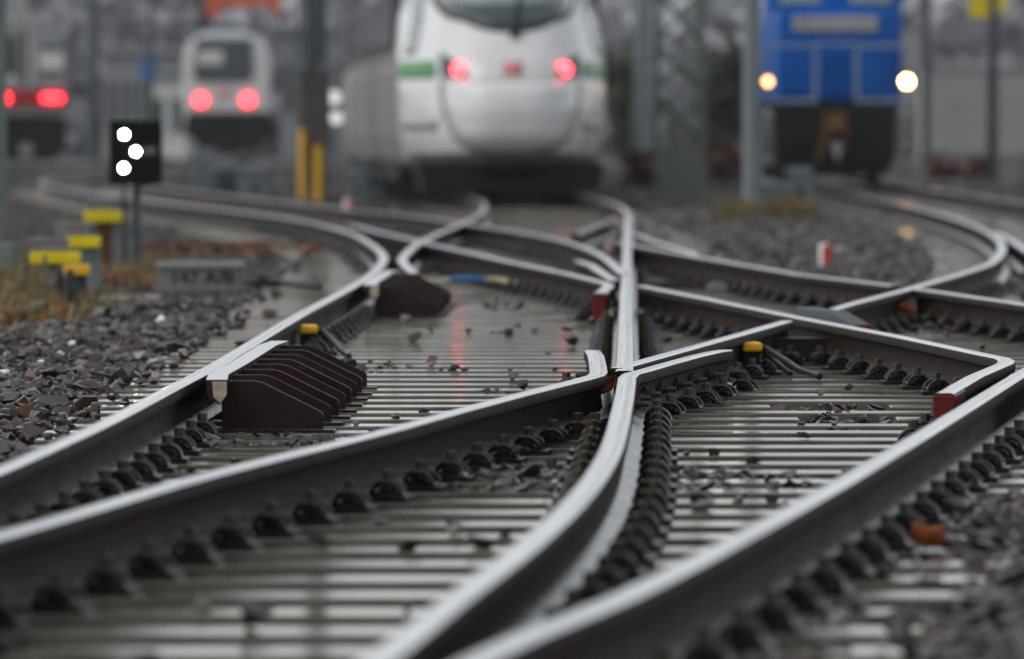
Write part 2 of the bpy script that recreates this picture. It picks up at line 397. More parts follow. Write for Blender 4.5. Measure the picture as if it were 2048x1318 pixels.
# guard rail on the near right beyond the lower right rail
rail('guard rail outside the right edge with bolts showing', [(2.13, 27.6), (2.0, 26.6), (1.86, 25.6), (1.74, 24.9)], .002, smooth=False, clips=False, name='check_rail', group='short guard rails', cat='guard rail')

# painted red ends are parts of their rails
def red_cap(parent, x, y, rot, L=.3, name='red_tip', top=False):
    m = MB(); hw = .0365
    m.box(-hw, hw, -.012, L, ZT-.075 - .02, ZT - (.0025 if not top else -.006), 0)
    o = m.build(name, 'red paint', parent, bevel=.004); o.location = (x, y, 0); o.rotation_euler = (0, 0, rot); return o
jr = [r for r in RAILS if 'sharp hook' in r[3]['label']][0][3]
er = [r for r in RAILS if 'painted red' in r[3]['label']][0][3]
def blk(parent, mt, x, y, slope, w, L, z0, z1, name):
    m = MB(); m.box(-w/2, w/2, 0, L, z0, z1); o = m.build(name, mt, parent, bevel=.004); o.location = (x, y, 0); o.rotation_euler = (0, 0, -math.atan(slope)); return o
blk(jr, 'red paint', 1.3935, 24.335, .117, .071, .55, .045, ZT-.002, 'red_tip')
blk(er, 'red paint', .4570, 39.485, .038, .070, .55, .03, ZT-.001, 'red_tip')

# ------------------------------------------------------------------ bolts on the crossing
def bolt_mesh():
    m = MB(); m.tube([(0, 0, 0), (.014, 0, 0)], .024, 12); m.tube([(.014, 0, 0), (.036, 0, 0)], .018, 6); m.tube([(.036, 0, 0), (.062, 0, 0)], .0095, 10)
    return m
proto_bolt = bolt_mesh().build('bolt', 'nut steel', wing_c, smooth=True); 
mat('bolt steel', (.075, .055, .048), .4, .5, .3, 40, .1, 0, None, 0, .5)
proto_bolt.data.materials[0] = MATS['bolt steel']
def put_bolts(parent, R, ys, side=1, first=None):
    for y in ys:
        x = xat(R, y)
        if x is None: continue
        s = (xat(R, min(y+.1, R[0][-1])) - xat(R, max(y-.1, R[0][0]))) / (min(y+.1, R[0][-1]) - max(y-.1, R[0][0]))
        o = proto_bolt.copy(); COL.objects.link(o); o.parent = parent
        o.location = (x + side*.012, y, .088); o.rotation_euler = (0, 0, -math.atan(s) + (0 if side > 0 else math.pi))
Rc = [r for r in RAILS if r[3] is wing_c][0]; Rb = [r for r in RAILS if r[3] is wing_b][0]
put_bolts(wing_c, Rc, [25.75, 26.35, 26.75, 27.25, 27.8, 28.3, 28.85])
put_bolts(wing_b, Rb, [27.3, 28.1, 28.8], -1)

proto_bolt.location = (Rc[1][-1]+.012, Rc[0][-1]-.12, .088)
Rg = RAILS[-1]; put_bolts(Rg[3], Rg, [25.1, 25.5, 25.95, 26.4])

# ------------------------------------------------------------------ finned guard rails
def fin_guard(y0, y1, xo0, xo1, nf, label, tail=True):
    Ra = RAILS[0]
    root = empty('check_rail', (xat(Ra, y0)+xo0, y0, 0), 0, label, 'guard rail', 'brown finned guard rails')
    ox, oy = root.location.x, root.location.y
    ys = np.linspace(y0, y1, 9); pts = []
    for k, y in enumerate(ys):
        t = k/8; off = .105 + (.030 if k == 0 else 0) + (.022 if k == 8 else 0)
        pts.append((xat(Ra, y)+off-ox, y-oy))
    prof = [(-.034, 0), (.036, 0), (.036, -.05), (.012, -.085), (-.022, -.065), (-.034, -.045)]
    r = rail_mesh('guard_bar', pts, 0, prof, [0, 1, 1, 1, 1, 1], ('check top', 'brown paint', 'brown paint'), ZT+.018)
    r.parent = root
    m = MB(); m.prism([(-.014, -.004), (.034, -.004), (.034, -.048), (.013, -.078), (-.010, -.055)], -.004, .0, 'y')
    e = m.build('chipped_end', 'chipped cream', r); e.location = (pts[0][0], pts[0][1], ZT+.016)
    fy = np.arange(nf)*.6
    top = ZT+.006
    poly = [(0, .012), (0, top)]
    for t in np.linspace(0, 1, 7): poly.append((.10+.05*t, top-.012*t*t))
    poly += [(.335, .072), (.342, .066), (.345, .058), (.345, .012)]
    fm = MB(); fm.prism(poly, 0, .017, 'y')
    f0 = fm.build('fin', 'brown paint', root, bevel=.0035)
    bp = MB(); bp.box(-.02, .385, -.045, .06, .002, .011)
    b0 = bp.build('fin_foot', 'plate steel', f0, bevel=.002)
    for k, y in enumerate(fy):
        yy = 10.6 + .6*math.ceil((y0+.25-10.6)/.6) - .06 + y
        if yy > y1: break
        x = xat(Ra, yy) + .105 + .030 - ox
        dt = 0.022 if k % 2 else 0
        f = f0 if k == 0 else copy_tree(f0, root)
        f.location = (x, yy - oy, 0); f.rotation_euler = (0, 0, (.05 if k % 2 else -.02) + random.uniform(-.012, .012))
    return root
fin_guard(25.25, 29.95, .135, .10, 8, 'nearer brown finned guard rail with a cream chipped end')
fin_guard(40.75, 45.0, .135, .10, 8, 'farther brown finned guard rail in front of the tight left curve')
# raised angular guard block
g = empty('guard_block', (1.40, 34.0, 0), 0, 'raised dark angular guard block with a red tip beside the crossed rails', 'guard rail')
m = MB()

side = [(0, .02), (0, ZT+.032), (.02, ZT+.036), (.66, ZT+.032), (1.06, ZT-.015), (1.12, ZT-.03), (1.12, .02)]
m.prism([(y, z) for y, z in side], -.05, .03, 'x')
o = m.build('guard_plate', 'dark grey paint', g, bevel=.006); o.location = (-.055, 1.0, 0); o.rotation_euler = (0, 0, math.pi + .20)
m = MB(); m.box(-.054, .034, 1.075, 1.126, .03, ZT-.020); o2 = m.build('red_tip', 'red paint', o, bevel=.004)
m = MB(); m.box(1.14, 1.385, 33.15, 33.17, .005, .10); m.box(1.12, 1.40, 33.13, 33.19, .10, .112)
tag(m.build('spacer_plate', 'brown paint', None, bevel=.003), 'brown upright steel plate spanning two rails below the guard block', 'steel plate')

# ------------------------------------------------------------------ sleepers with their clips
def clip_mesh():
    m = MB()
    for yy, sc_ in ((-.050, 1.0), (.050, 1.0)):
        arc = [(-.042*math.cos(math.pi*t), yy, .016+.040*math.sin(math.pi*t)) for t in np.linspace(0, 1, 11)]
        m.tube(arc, .0068, 7)
        arc = [(-.030*math.cos(math.pi*t), yy*.72, .014+.020*math.sin(math.pi*t)) for t in np.linspace(0, 1, 7)]
        m.tube(arc, .0052, 6)
    m.tube([(-.028, -.036, .022), (-.04, 0, .026), (-.028, .036, .022)], .0065, 6)
    m.tube([(.035, -.045, .018), (.046, 0, .020), (.035, .045, .018)], .006, 6)
    m.box(-.02, .02, -.022, .022, .012, .040)
    return m
def nut_mesh():
    m = MB(); m.tube([(0, 0, .038), (0, 0, .052)], .021, 10); m.tube([(0, 0, .052), (0, 0, .086)], .0175, 6); return m
CLIP = clip_mesh().build('rail_clip', 'clip steel', None, smooth=True, angle=50).data
NUT = nut_mesh().build('bolt', 'nut steel', None).data
m = MB(); m.box(-.17, .17, -.08, .08, .0015, .0155); PLATE = m.build('base_plate', 'plate steel', None, bevel=0).data
for n in ('rail_clip', 'bolt', 'base_plate'):
    for o in [o for o in bpy.data.objects if o.data in (CLIP, NUT, PLATE) and o.parent is None]: bpy.data.objects.remove(o)
FINZ = [(25.2, 30.1), (40.7, 45.1)]
def sleeper_mesh(x0, x1, wd=.255):
    m = MB(); c = .004; h = wd/2
    poly = [(-h, -.20), (-h+.006, -c), (-h+.006+c, 0), (h-.006-c, 0), (h-.006, -c), (h, -.20)]
    n = len(poly); vs = [(x0, y, z) for y, z in poly] + [(x1, y, z) for y, z in poly]
    for i in range(n):      # chamfer the ends a little
        if vs[i][2] == 0: vs[i] = (x0+c, vs[i][1], 0); vs[i+n] = (x1-c, vs[i+n][1], 0)
    m.add(vs, [tuple(range(n)), tuple(range(n, 2*n))[::-1]] + [(i, (i+1) % n, n+(i+1) % n, n+i) for i in range(n)])
    return m
def ordw(n): return f"{n}{'th' if 10 <= n % 100 <= 20 else {1: 'st', 2: 'nd', 3: 'rd'}.get(n % 10, 'th')}"
SLEEP = []
def sleeper(y, x0, x1, label, group, rails=None, clips=True, rz=0.):
    cx = (x0+x1)/2
    o = sleeper_mesh(x0-cx, x1-cx).build('sleeper', 'concrete'); o.location = (cx, y, 0); o.rotation_euler = (random.uniform(-.002, .0015), random.uniform(-.0008, .0008), rz + random.uniform(-.003, .003))
    tag(o, label, 'sleeper', group); SLEEP.append((y, x0, x1))
    if not clips: return o
    rs = [(xat(R, y), R) for R in RAILS]
    allx = [x for x, R in rs if x is not None]
    for x, R in rs:
        if x is None or not R[2] or x < x0+.12 or x > x1-.12: continue
        yb, yf = max(y-.2, R[0][0]), min(y+.2, R[0][-1])
        s = (xat(R, yf)-xat(R, yb))/max(.01, yf-yb)
        if min([abs(x-q) for q in allx if q != x] + [9]) > .34:
            p = bpy.data.objects.new('base_plate', PLATE); COL.objects.link(p); p.parent = o; p.location = (x-cx, 0, 0); p.rotation_euler = (0, 0, -math.atan(s))
        for sd_ in (-1, 1):
            xc = x + sd_*.103
            if any(q != x and abs(xc-q) < .115 for q in allx): continue
            if sd_ > 0 and R is RAILS[0] and any(a < y < b for a, b in FINZ): continue
            c = bpy.data.objects.new('rail_clip', CLIP); COL.objects.link(c); c.parent = o
            c.location = (xc-cx, 0, 0); c.rotation_euler = (0, 0, -math.atan(s) + random.uniform(-.06, .06))
            if y < 62:
                b = bpy.data.objects.new('bolt', NUT); COL.objects.link(b); b.parent = c; b.location = (0, 0, 0); b.rotation_euler = (0, 0, random.uniform(0, 1))
    return o
K_ = [r for r in RAILS if 'right edge of the picture' in r[3]['label']][0]
D_ = [r for r in RAILS if 'lower right, from' in r[3]['label']][0]
y = 10.6; k = 0
GRP = 'concrete sleepers under the main switch area'
while y < 76:
    k += 1
    if y < 17: x0 = max(-1.75, -.09*y-.5)
    else: x0 = -1.58
    x0 = -1.58 + random.uniform(-.015, .015) if y > 17 else -1.95
    if y < 27.2: x1 = xat(D_, y)+.42
    elif y < 48: x1 = min(3.5, 2.45+.35) + (.3 if y > 40 else 0)
    elif y < 56: x1 = 2.0 - (y-48)*.03
    else: x1 = np.interp(y, [56, 76], [1.75, 1.75])
    if y > 48: x0 = np.interp(y, [48, 58, 66, 76], [-1.58, -1.65, -2.1, -3.4])
    lab = f'wet grey concrete sleeper, {ordw(k)} row up from the bottom edge of the main tracks'
    if 26.2 < y < 29 and k % 2 == 0:      # split pairs with a stone filled gap
        gx0, gx1 = 1.06 - (y-26)*.05, 1.34 + (y-26)*.03
        sleeper(y, x0, gx0, lab.replace('the bottom edge of the main tracks', 'the bottom, left piece'), GRP)
        sleeper(y, gx1, x1, lab.replace('the bottom edge of the main tracks', 'the bottom, right piece'), GRP)
    else:
        sleeper(y, x0, x1, lab, GRP)
    y += .6
# tracks further back
def track_sleepers(RL, RR, y0, y1, what, step=.6, clips=False):
    k = 0; y = y0
    while y < y1:
        a, b = xat(RL, y), xat(RR, y)
        if a is not None and b is not None:
            k += 1; s = (xat(RL, min(y+.5, RL[0][-1]))-a)/.5 if y+.5 < RL[0][-1] else 0
            sleeper(y, a-.5, b+.5, f'distant concrete sleeper, {ordw(k)} from the front under the {what}', 'concrete sleepers under the ' + what, clips=clips, rz=-math.atan(s)*.8)
        y += step
RA = RAILS[0]
RH = [r for r in RAILS if 'arching' in r[3]['label']][0]; RF = [r for r in RAILS if 'flared end' in r[3]['label']][0]
RCf = [r for r in RAILS if 'towards the white express' in r[3]['label']][0]
RL1 = [r for r in RAILS if 'tight curve towards' in r[3]['label']][0]; RL2 = [r for r in RAILS if 'leading straight' in r[3]['label']][0]
track_sleepers(RA, RH, 76.6, 135, 'track curving away to the left')
track_sleepers(RF, RCf, 76.6, 110, 'express train track')
track_sleepers(RL1, RL2, 51.4, 130, 'blue locomotive track', clips=False)

# ------------------------------------------------------------------ ground and ballast
m = MB(); m.add([(-600, -30, -.12), (600, -30, -.12), (600, 3000, -.12), (-600, 3000, -.12)], [(0, 1, 2, 3)])
tag(m.build('ground', 'ground'), kind='structure')
def stone_templates(n=14, npt=9):
    T = []
    for k in range(n):
        bm = bmesh.new()
        for i in range(npt):
            v = Vector(rng.normal(size=3)); v.normalize(); v *= rng.uniform(.78, 1.0)
            bm.verts.new((v.x, v.y*rng.uniform(.75, 1), v.z*.62))
        r = bmesh.ops.convex_hull(bm, input=bm.verts)
        bmesh.ops.delete(bm, geom=[g for g in r['geom_interior'] if isinstance(g, bmesh.types.BMVert)], context='VERTS')
        bm.verts.index_update(); bmesh.ops.triangulate(bm, faces=bm.faces); bm.verts.ensure_lookup_table()
        vs = np.array([v.co[:] for v in bm.verts]); fs = np.array([[v.index for v in f.verts] for f in bm.faces]); bm.free(); T.append((vs, fs))
    return T
TPL = stone_templates()
def stones_mesh(name, P, S, matname):
    n = len(P); VV = []; FF = []; off = 0
    tid = rng.integers(0, len(TPL), n)
    for t, (tv, tf) in enumerate(TPL):
        ix = np.where(tid == t)[0]; k = len(ix)
        if not k: continue
        a = rng.uniform(0, 2*np.pi, k); b = rng.uniform(-.5, .5, k); c = rng.uniform(-.5, .5, k)
        v = np.repeat(tv[None], k, 0) * (S[ix][:, None, None]) * np.stack([rng.uniform(.8, 1.3, k), rng.uniform(.8, 1.15, k), rng.uniform(.7, 1.1, k)], 1)[:, None, :]
        x, y, z = v[..., 0], v[..., 1], v[..., 2]
        cb, sb = np.cos(b)[:, None], np.sin(b)[:, None]; y, z = y*cb-z*sb, y*sb+z*cb
        cc, sc2 = np.cos(c)[:, None], np.sin(c)[:, None]; x, z = x*cc-z*sc2, x*sc2+z*cc
        ca, sa = np.cos(a)[:, None], np.sin(a)[:, None]; x, y = x*ca-y*sa, x*sa+y*ca
        v = np.stack([x, y, z], -1) + P[ix][:, None, :]
        VV.append(v.reshape(-1, 3)); nv = len(tv)
        f = tf[None] + (np.arange(k)*nv)[:, None, None] + off
        FF.append(f.reshape(-1, 3)); off += k*nv
    V = np.concatenate(VV).astype(np.float32); Fc = np.concatenate(FF).astype(np.int32)
    me = bpy.data.meshes.new(name); me.vertices.add(len(V)); me.vertices.foreach_set('co', V.ravel())
    me.loops.add(Fc.size); me.loops.foreach_set('vertex_index', Fc.ravel())
    me.polygons.add(len(Fc)); me.polygons.foreach_set('loop_start', np.arange(len(Fc), dtype=np.int32)*3)
    me.update(calc_edges=True); me.shade_flat(); me.materials.append(MATS[matname])
    o = bpy.data.objects.new(name, me); COL.objects.link(o); return o
SL = sorted(SLEEP); SLy = np.array([s[0] for s in SL])
def on_sleeper(x, y):
    hit = np.zeros(len(x), bool)
    for (sy, a, b) in SL:
        hit |= (np.abs(y-sy) < .15) & (x > a-.01) & (x < b+.01)
    return hit
def in_span(x, y):
    left = np.interp(y, [10, 17, 48, 58, 66, 76], [-1.95, -1.58, -1.58, -1.65, -2.1, -3.4]); 
    right = np.interp(y, [10, 27, 27.3, 48, 56, 76], [.2, 2.25, 2.8, 2.9, 1.75, 1.75])
    return (x > left) & (x < right)
def near_rail(x, y, r=.10):
    hit = np.zeros(len(x), bool)
    for R in RAILS:
        ok = (y > R[0][0]) & (y < R[0][-1]); hit |= ok & (np.abs(x-np.interp(y, R[0], R[1])) < r)
    return hit
PP = []; SS = []
def band(y0, y1, dens, s0, s1, wf=.082, extra=.25):
    n = int(dens * wf * (y1*y1-y0*y0) + dens*2*extra*(y1-y0))
    u = rng.uniform(0, 1, n); y = np.sqrt(y0*y0 + u*(y1*y1-y0*y0)); x = rng.uniform(-1, 1, n)*(wf*y+extra)
    s = rng.uniform(s0, s1, n) * np.where(rng.uniform(0, 1, n) < .12, 1.35, 1.0)
    span = in_span(x, y); sl = on_sleeper(x, y)
    left = np.interp(y, [10, 17, 48, 58, 66, 76], [-1.95, -1.58, -1.58, -1.65, -2.1, -3.4])
    z = np.where(span, -.070, -.030) + rng.uniform(-.014, .014, n)
    out = (~span) & (x < left)
    z = np.where(out, -.022 + .025*np.clip((left-x-.1)/.5, 0, 1) + rng.uniform(-.020, .024, n) + .018*np.sin(x*5+y*1.3)*np.sin(y*2.1-x*3), z)
    s = np.where(out, s*rng.choice([.65, 1.0, 1.3, 1.7], n, p=[.35, .35, .2, .1]), s)
    # gravel heaps between some sleepers
    hp = (np.sin(x*2.3+y*.9)+np.sin(x*1.1-y*1.7+1.3)+np.sin(y*.63+x*.4)) > 1.55
    hp = hp & (x > left+.45)
    z = np.where(span & hp, z+.05, z)
    keep = ~near_rail(x, y) | (z < -.04)
    # the ends of the left sleepers are partly buried, the rest of the tops stay almost clear
    lone = sl & (rng.uniform(0, 1, n) < np.where((x < left+.16), .10, .004) * (1+5*hp)*np.where(y < 25, 2.2, 1.0))
    z = np.where(sl, s*.45, z)
    keep &= (~sl) | lone
    keep &= ~((y > 24.5) & (y < 31) & (x > -1.15) & (x < -.62) & sl)
    fine = ((x < -2.1 - (y-34)*.02) & (y > 33)) | ((x < -1.72) & (y > 44.5))           # finer grit beyond the ballast shoulder
    s = np.where(fine, s*.45, s); z = np.where(fine, -.05, z)
    PP.append(np.stack([x, y, z], 1)[keep]); SS.append(s[keep])
band(11, 40, 380, .025, .046)
band(40, 60, 150, .030, .052)
band(60, 115, 55, .035, .065)
band(115, 230, 7, .06, .12)
# split sleeper gaps: heaps of stones
for (yy) in [y for y in SLy if 26.2 < y < 29]:
    for _ in range(26):
        PP.append(np.array([[rng.normal(1.2, .08), yy + rng.uniform(-.2, .2), rng.uniform(-.05, -.006)]])); SS.append(np.array([rng.uniform(.024, .036)]))
# raised shoulder of coarse stones at the far left edge and lower right corner
for (cx, cy, rx, ry, hh, n) in [(-2.2, 27, .45, 4.5, .06, 1800), (-2.3, 34, .45, 5, .06, 1800), (1.45, 17.0, .45, 3.5, .06, 2400), (1.95, 21.5, .35, 2.5, .05, 900), (1.15, 14.5, .4, 1.6, .06, 800)]:
    a = rng.normal(0, .5, n); b = rng.uniform(-1, 1, n); x = cx + a*rx; y = cy + b*ry
    z = hh*np.exp(-(a*a)*1.2)*rng.uniform(.2, 1, n) - .02
    k = ~near_rail(x, y, .16) & ((x < -1.66) | (x > 0))
    PP.append(np.stack([x, y, z], 1)[k]); SS.append(rng.uniform(.022, .055, n)[k])
bal = stones_mesh('ballast', np.concatenate(PP), np.concatenate(SS), 'ballast stone'); tag(bal, kind='stuff')
print('stones', sum(len(p) for p in PP))
# ------------------------------------------------------------------ loose stones, leaves, small trackside things
def one_stone(x, y, s, col='ballast stone', label=None, group='loose stones lying on the sleepers', name='loose_stone'):
    tv, tf = TPL[random.randrange(len(TPL))]
    m = MB(); a = random.uniform(0, 6.28); ca, sa = math.cos(a), math.sin(a)
    m.add([(s*(v[0]*ca-v[1]*sa), s*(v[0]*sa+v[1]*ca), s*v[2]*.9) for v in tv], [tuple(f) for f in tf])
    zz = [v[2] for v in m.v]; lo = min(zz)
    if sum(1 for q in zz if q < lo+.25*s) < 3:      # never balance a stone on its point: turn it over
        m.v = [(v[0], v[1], -v[2]) for v in m.v]; lo = -max(zz)
    o = m.build(name, col); o.location = (x, y, -lo-.12*s); tag(o, label, 'stone', group); return o
STN = [(775, 725, .035, 'pointed dark stone standing alone on the sleepers above the finned guard'), (740, 722, .02, None), (848, 818, .030, 'rounded grey stone on the sleepers, farthest right of the pair by the long rail'), (790, 830, .028, 'flat dark stone beside the rounded grey one'),
       (718, 845, .03, None), (745, 858, .025, None), (1033, 652, .030, 'dark round stone on the clean sleepers below the blue wrapped hose'), (985, 665, .02, None), (1000, 664, .02, None), (905, 735, .028, None), (930, 738, .025, None), (880, 733, .022, None), (1020, 742, .016, None),
       (1095, 708, .018, None), (1110, 735, .02, None), (1240, 892, .02, None), (1370, 905, .024, None), (1430, 905, .033, 'upright dark stone right of the centre rail in the lower middle'), (1508, 915, .034, None), (1535, 948, .038, 'tall dark stone standing on a sleeper in the lower right field'), (1400, 990, .04, None),
       (1545, 985, .035, None), (1370, 945, .03, None), (1350, 945, .03, None), (1340, 1000, .03, None), (1478, 988, .03, None), (1775, 1140, .042, 'dark block-like stone right of the large lower right rail'), (1120, 940, .03, None), (640, 935, .03, 'stone lying between the two long left rails'),
       (475, 915, .033, 'large dark stone between the left rails in front of the finned guard'), (380, 930, .033, None), (985, 975, .03, None), (1060, 985, .022, None), (760, 1045, .034, None), (1010, 1065, .03, None), (1095, 1100, .03, None), (860, 885, .022, None), (580, 905, .022, None),
       (1700, 770, .03, None), (1640, 790, .03, None), (900, 1050, .025, None), (450, 895, .025, None), (1640, 835, .026, None), (1600, 850, .03, None), (1670, 850, .028, None)]
def stone_label(px, py, s):
    side = 'between the left rail and the finned guard' if px < 600 else 'between the two left rails' if px < 1000 and py > 800 else 'on the clean centre sleepers' if px < 1220 and py < 780 else 'between the long rail and the centre rail' if px < 1230 else 'right of the centre rail'
    k = SEEN[side] = SEEN.get(side, 0) + 1
    q = sorted([a for a in STN if a[3] is None and side_of(a) == side], key=lambda a: a[0]).index((px, py, s, None)) + 1
    return f"{'small' if s < .027 else 'larger'} dark stone {side}, {ordw(q)} from left"
SEEN = {}
def side_of(a):
    px, py = a[0], a[1]
    return 'between the left rail and the finned guard' if px < 600 else 'between the two left rails' if px < 1000 and py > 800 else 'on the clean centre sleepers' if px < 1220 and py < 780 else 'between the long rail and the centre rail' if px < 1230 else 'right of the centre rail'
for i, (px, py, s, lab) in enumerate(STN):
    d = (HC-s*.3)*F/(py-YH)
    ys = SLy[np.argmin(np.abs(SLy-d))]; ys = ys + random.uniform(-.05, .03)
    one_stone(X(px, ys), ys, s, label=lab or stone_label(px, py, s))
for (px, py, s, lab) in [(145, 690, .05, 'white pointed stone on the dark left ballast, rightmost of the near ones'), (120, 708, .045, 'small white stone next to the pointed white one on the left ballast'), (8, 748, .05, 'white rounded stone cut by the left edge of the picture'), (80, 722, .03, 'tiny white chip among the brown stones at the left'), (322, 640, .06, 'pale smooth stone farther back on the left ballast')]:
    d = (HC-.03)*F/(py-YH); o = one_stone(X(px, d), d, s*.75, 'white plastic', lab, 'white stones on the left ballast', 'white_stone'); o.location.z = .02 + s*.3
def leaf(name, x, y, z, s, label, rot, mt='dry leaf', curl=1.0):
    m = MB(); n = 9; V = []
    for i in range(n):
        t = i/(n-1); wd = .5*math.sin(math.pi*min(1, t*1.02+.01))**.7*(1+.16*(i % 2))
        for j in (-1, -.5, 0, .5, 1):
            V.append(((t-.5), wd*j*.55, curl*(.42*(j*j) * (1-.2*t) + .25*(t-.5)**2*2)))
    Fs = []
    for i in range(n-1):
        for j in range(4): a = i*5+j; Fs.append((a, a+1, a+6, a+5))
    m.add([(a*s, b*s, c*s) for a, b, c in V], Fs)
    o = m.build(name, mt, smooth=True, angle=80); o.location = (x, y, z); o.rotation_euler = rot
    so = o.modifiers.new('thick', 'SOLIDIFY'); so.thickness = .0012
    return tag(o, label, 'leaf', 'fallen autumn leaves')
leaf('fallen_leaf', .372-.035, 26.55, .115, .085, 'orange brown leaf stuck in the gap of the crossing nose', (.9, -.75, .5))
leaf('fallen_leaf', X(1172, 25.4), 25.4, .012, .085, 'orange leaf under the rails just below the crossing nose', (.3, -.55, .3))
leaf('fallen_leaf', X(1858, 18.35), 18.35, .008, .082, 'curled orange leaf standing on a sleeper at the lower right', (.15, 0, .1), curl=1.5)
leaf('fallen_leaf', X(432, 25.0), 25.0, .004, .055, 'small flat orange leaf on the sleeper in front of the finned guard', (0, .05, .2), curl=.35)
leaf('fallen_leaf', X(1815, 39), 39.2, .08, .10, 'rusty orange leaf beneath the rails near the right edge', (.8, .3, .4))
leaf('fallen_leaf', X(1135, 38), 38.2, .004, .07, 'small red brown leaf on the clean sleepers near the centre rail', (0, .1, .7), curl=.7)
# axle counter heads with hoses
def sensor(x, y, rz, label, sx=1):
    r = empty('wheel_sensor', (x, y, 0), rz, label, 'wheel sensor', 'yellow wheel sensors')
    m = MB(); m.box(-.045, .04, -.07, .07, .10, .140); m.build('sensor_head', 'yellow plastic', r, bevel=.012)
    m = MB(); m.box(-.04, .03, -.05, .05, .015, .0985); m.build('bracket', 'black paint', r, bevel=.004)
    m = MB()
    m.tube([(.035, 0, .118), (.06, -.02, .112), (.10, -.20, .075), (.135, -.45, .035), (.16, -.8, .02)], .014, 8)
    m.build('hose', 'black rubber', r, smooth=True)
    m = MB(); m.tube([(.03, .06, .105), (.06, .03, .098), (.10, -.10, .05), (.11, -.35, .018)], .011, 8)
    m.build('hose', 'black rubber', r, smooth=True); return r
sensor(X(618, 34.3), 34.3, .05, 'yellow wheel sensor on the left rail with black hoses, between the two finned guards')
sensor(X(1502, 31.5), 31.5, .12, 'yellow wheel sensor right of the crossing nose with a long black hose')
# blue wrapped hose
r = empty('track_hose', (X(935, 48.2), 48.2, .05), 0, 'pale hose with blue wrapping on the sleepers behind the far finned guard', 'hose')
m = MB(); m.tube([(-.35, .3, .04), (-.22, .1, .0), (-.10, 0, .02), (.10, 0, .02), (.2, 0, .02), (.30, -.1, 0), (.35, -.3, -.03)], .018, 8); m.build('hose', 'pale hose', r, smooth=True)
m = MB(); m.tube([(-.11, 0, .02), (0, 0, .025), (.11, 0, .02)], .024, 10); m.build('blue_wrap', 'blue cloth', r, smooth=True)
# black cable along the ballast
m = MB(); m.tube([(X(488, 49), 49, .02), (X(560, 49), 49.1, .03), (X(640, 48.5), 48.6, .02)], .02, 8)
tag(m.build('trackside_cable', 'black rubber', smooth=True), 'black cable running from the concrete number block to the left rail', 'cable')
# point rods with pale covers
for i, (px, py, wpx, lab) in enumerate([(1435, 583, 40, 'pale cover box on the point rods right of the centre rail, left one'), (1500, 585, 36, 'pale cover box on the point rods right of the centre rail, right one')]):
    d = 47.3; x = X(px, d); hw = wpx/2/F*d
    m = MB(); m.box(x-hw, x+hw, d-.1, d+.1, .0025, .055); m.box(x-hw*.7, x+hw*.7, d-.07, d+.07, .055, .07); tag(m.build('rod_cover', 'pale concrete', bevel=.006), lab, 'box', 'pale covers on the point rods')
m = MB(); m.tube([(.82, 47.75, .05), (2.0, 47.75, .05)], .016, 8); m.tube([(.82, 47.5, .04), (1.6, 47.5, .04)], .012, 8)
tag(m.build('point_rod', 'brown paint', smooth=True), 'thin brown point rods crossing between the rails right of the centre rail', 'rod')

# dwarf signal
D = 61.0
x = X(272, D)
r = empty('dwarf_signal', (x, D, -.02), 0, 'black square dwarf signal on a post showing three white lights at the left', 'signal')
zb, zt = Z(366, D)+.02, Z(245, D)+.02
m = MB(); m.box(-.20, .20, 0, .16, zb, zt); m.build('signal_head', 'black paint', r, bevel=.012)
m = MB(); m.box(-.215, .215, -.012, -.0025, zb-.015, zt+.015); m.build('signal_face', 'black paint', r)
for (px, py) in [(249, 269), (272, 303), (248, 336)]:
    lx, lz = X(px, D)-x, Z(py, D)+.02
    m = MB(); m.disc((lx, -.022, lz), .026, 'y', 20, .009); hb = m.build('lamp', 'signal white', r)
    m = MB()
    for k in range(9):
        a = math.pi*k/8; m.box(lx+.036*math.cos(a)-.006, lx+.036*math.cos(a)+.006, -.06, -.013, lz+.036*math.sin(a)-.003, lz+.036*math.sin(a)+.003)
    m.build('lamp_hood', 'black paint', hb)
lettering('signal_number', '197', .085, 'letter grey', r, (.105, -.017, Z(303, D)+.02))
m = MB(); m.box(-.035, .035, .05, .11, -.06, zb); m.build('post', 'dark grey paint', r, bevel=.004)
m = MB(); m.box(-.11, -.085, .05, .075, -.06, zb); m.build('conduit', 'black paint', r, bevel=.002)
# concrete number block
D = 50.6; x = X(400, D)
r = empty('number_block', (x, D, .015), 0, 'low grey concrete block lettered 147 A/B beside the left tracks', 'marker block')
m = MB(); m.prism([(-.285, -.07), (.285, -.07), (.275, .085), (-.275, .085)], 0, .22, 'y'); m.build('block', 'old concrete', r, bevel=.01)
m = MB(); m.box(-.295, .295, -.02, .25, .085, .125); m.build('cap', 'train light grey', r, bevel=.008)
m = MB(); m.box(-.30, .30, -.06, .0, -.09, -.035); m.build('foot', 'old concrete', r, bevel=.006)
lettering('lettering', '147 A/B', .125, 'letter black', r, (.01, -.006, .02), 1.05)

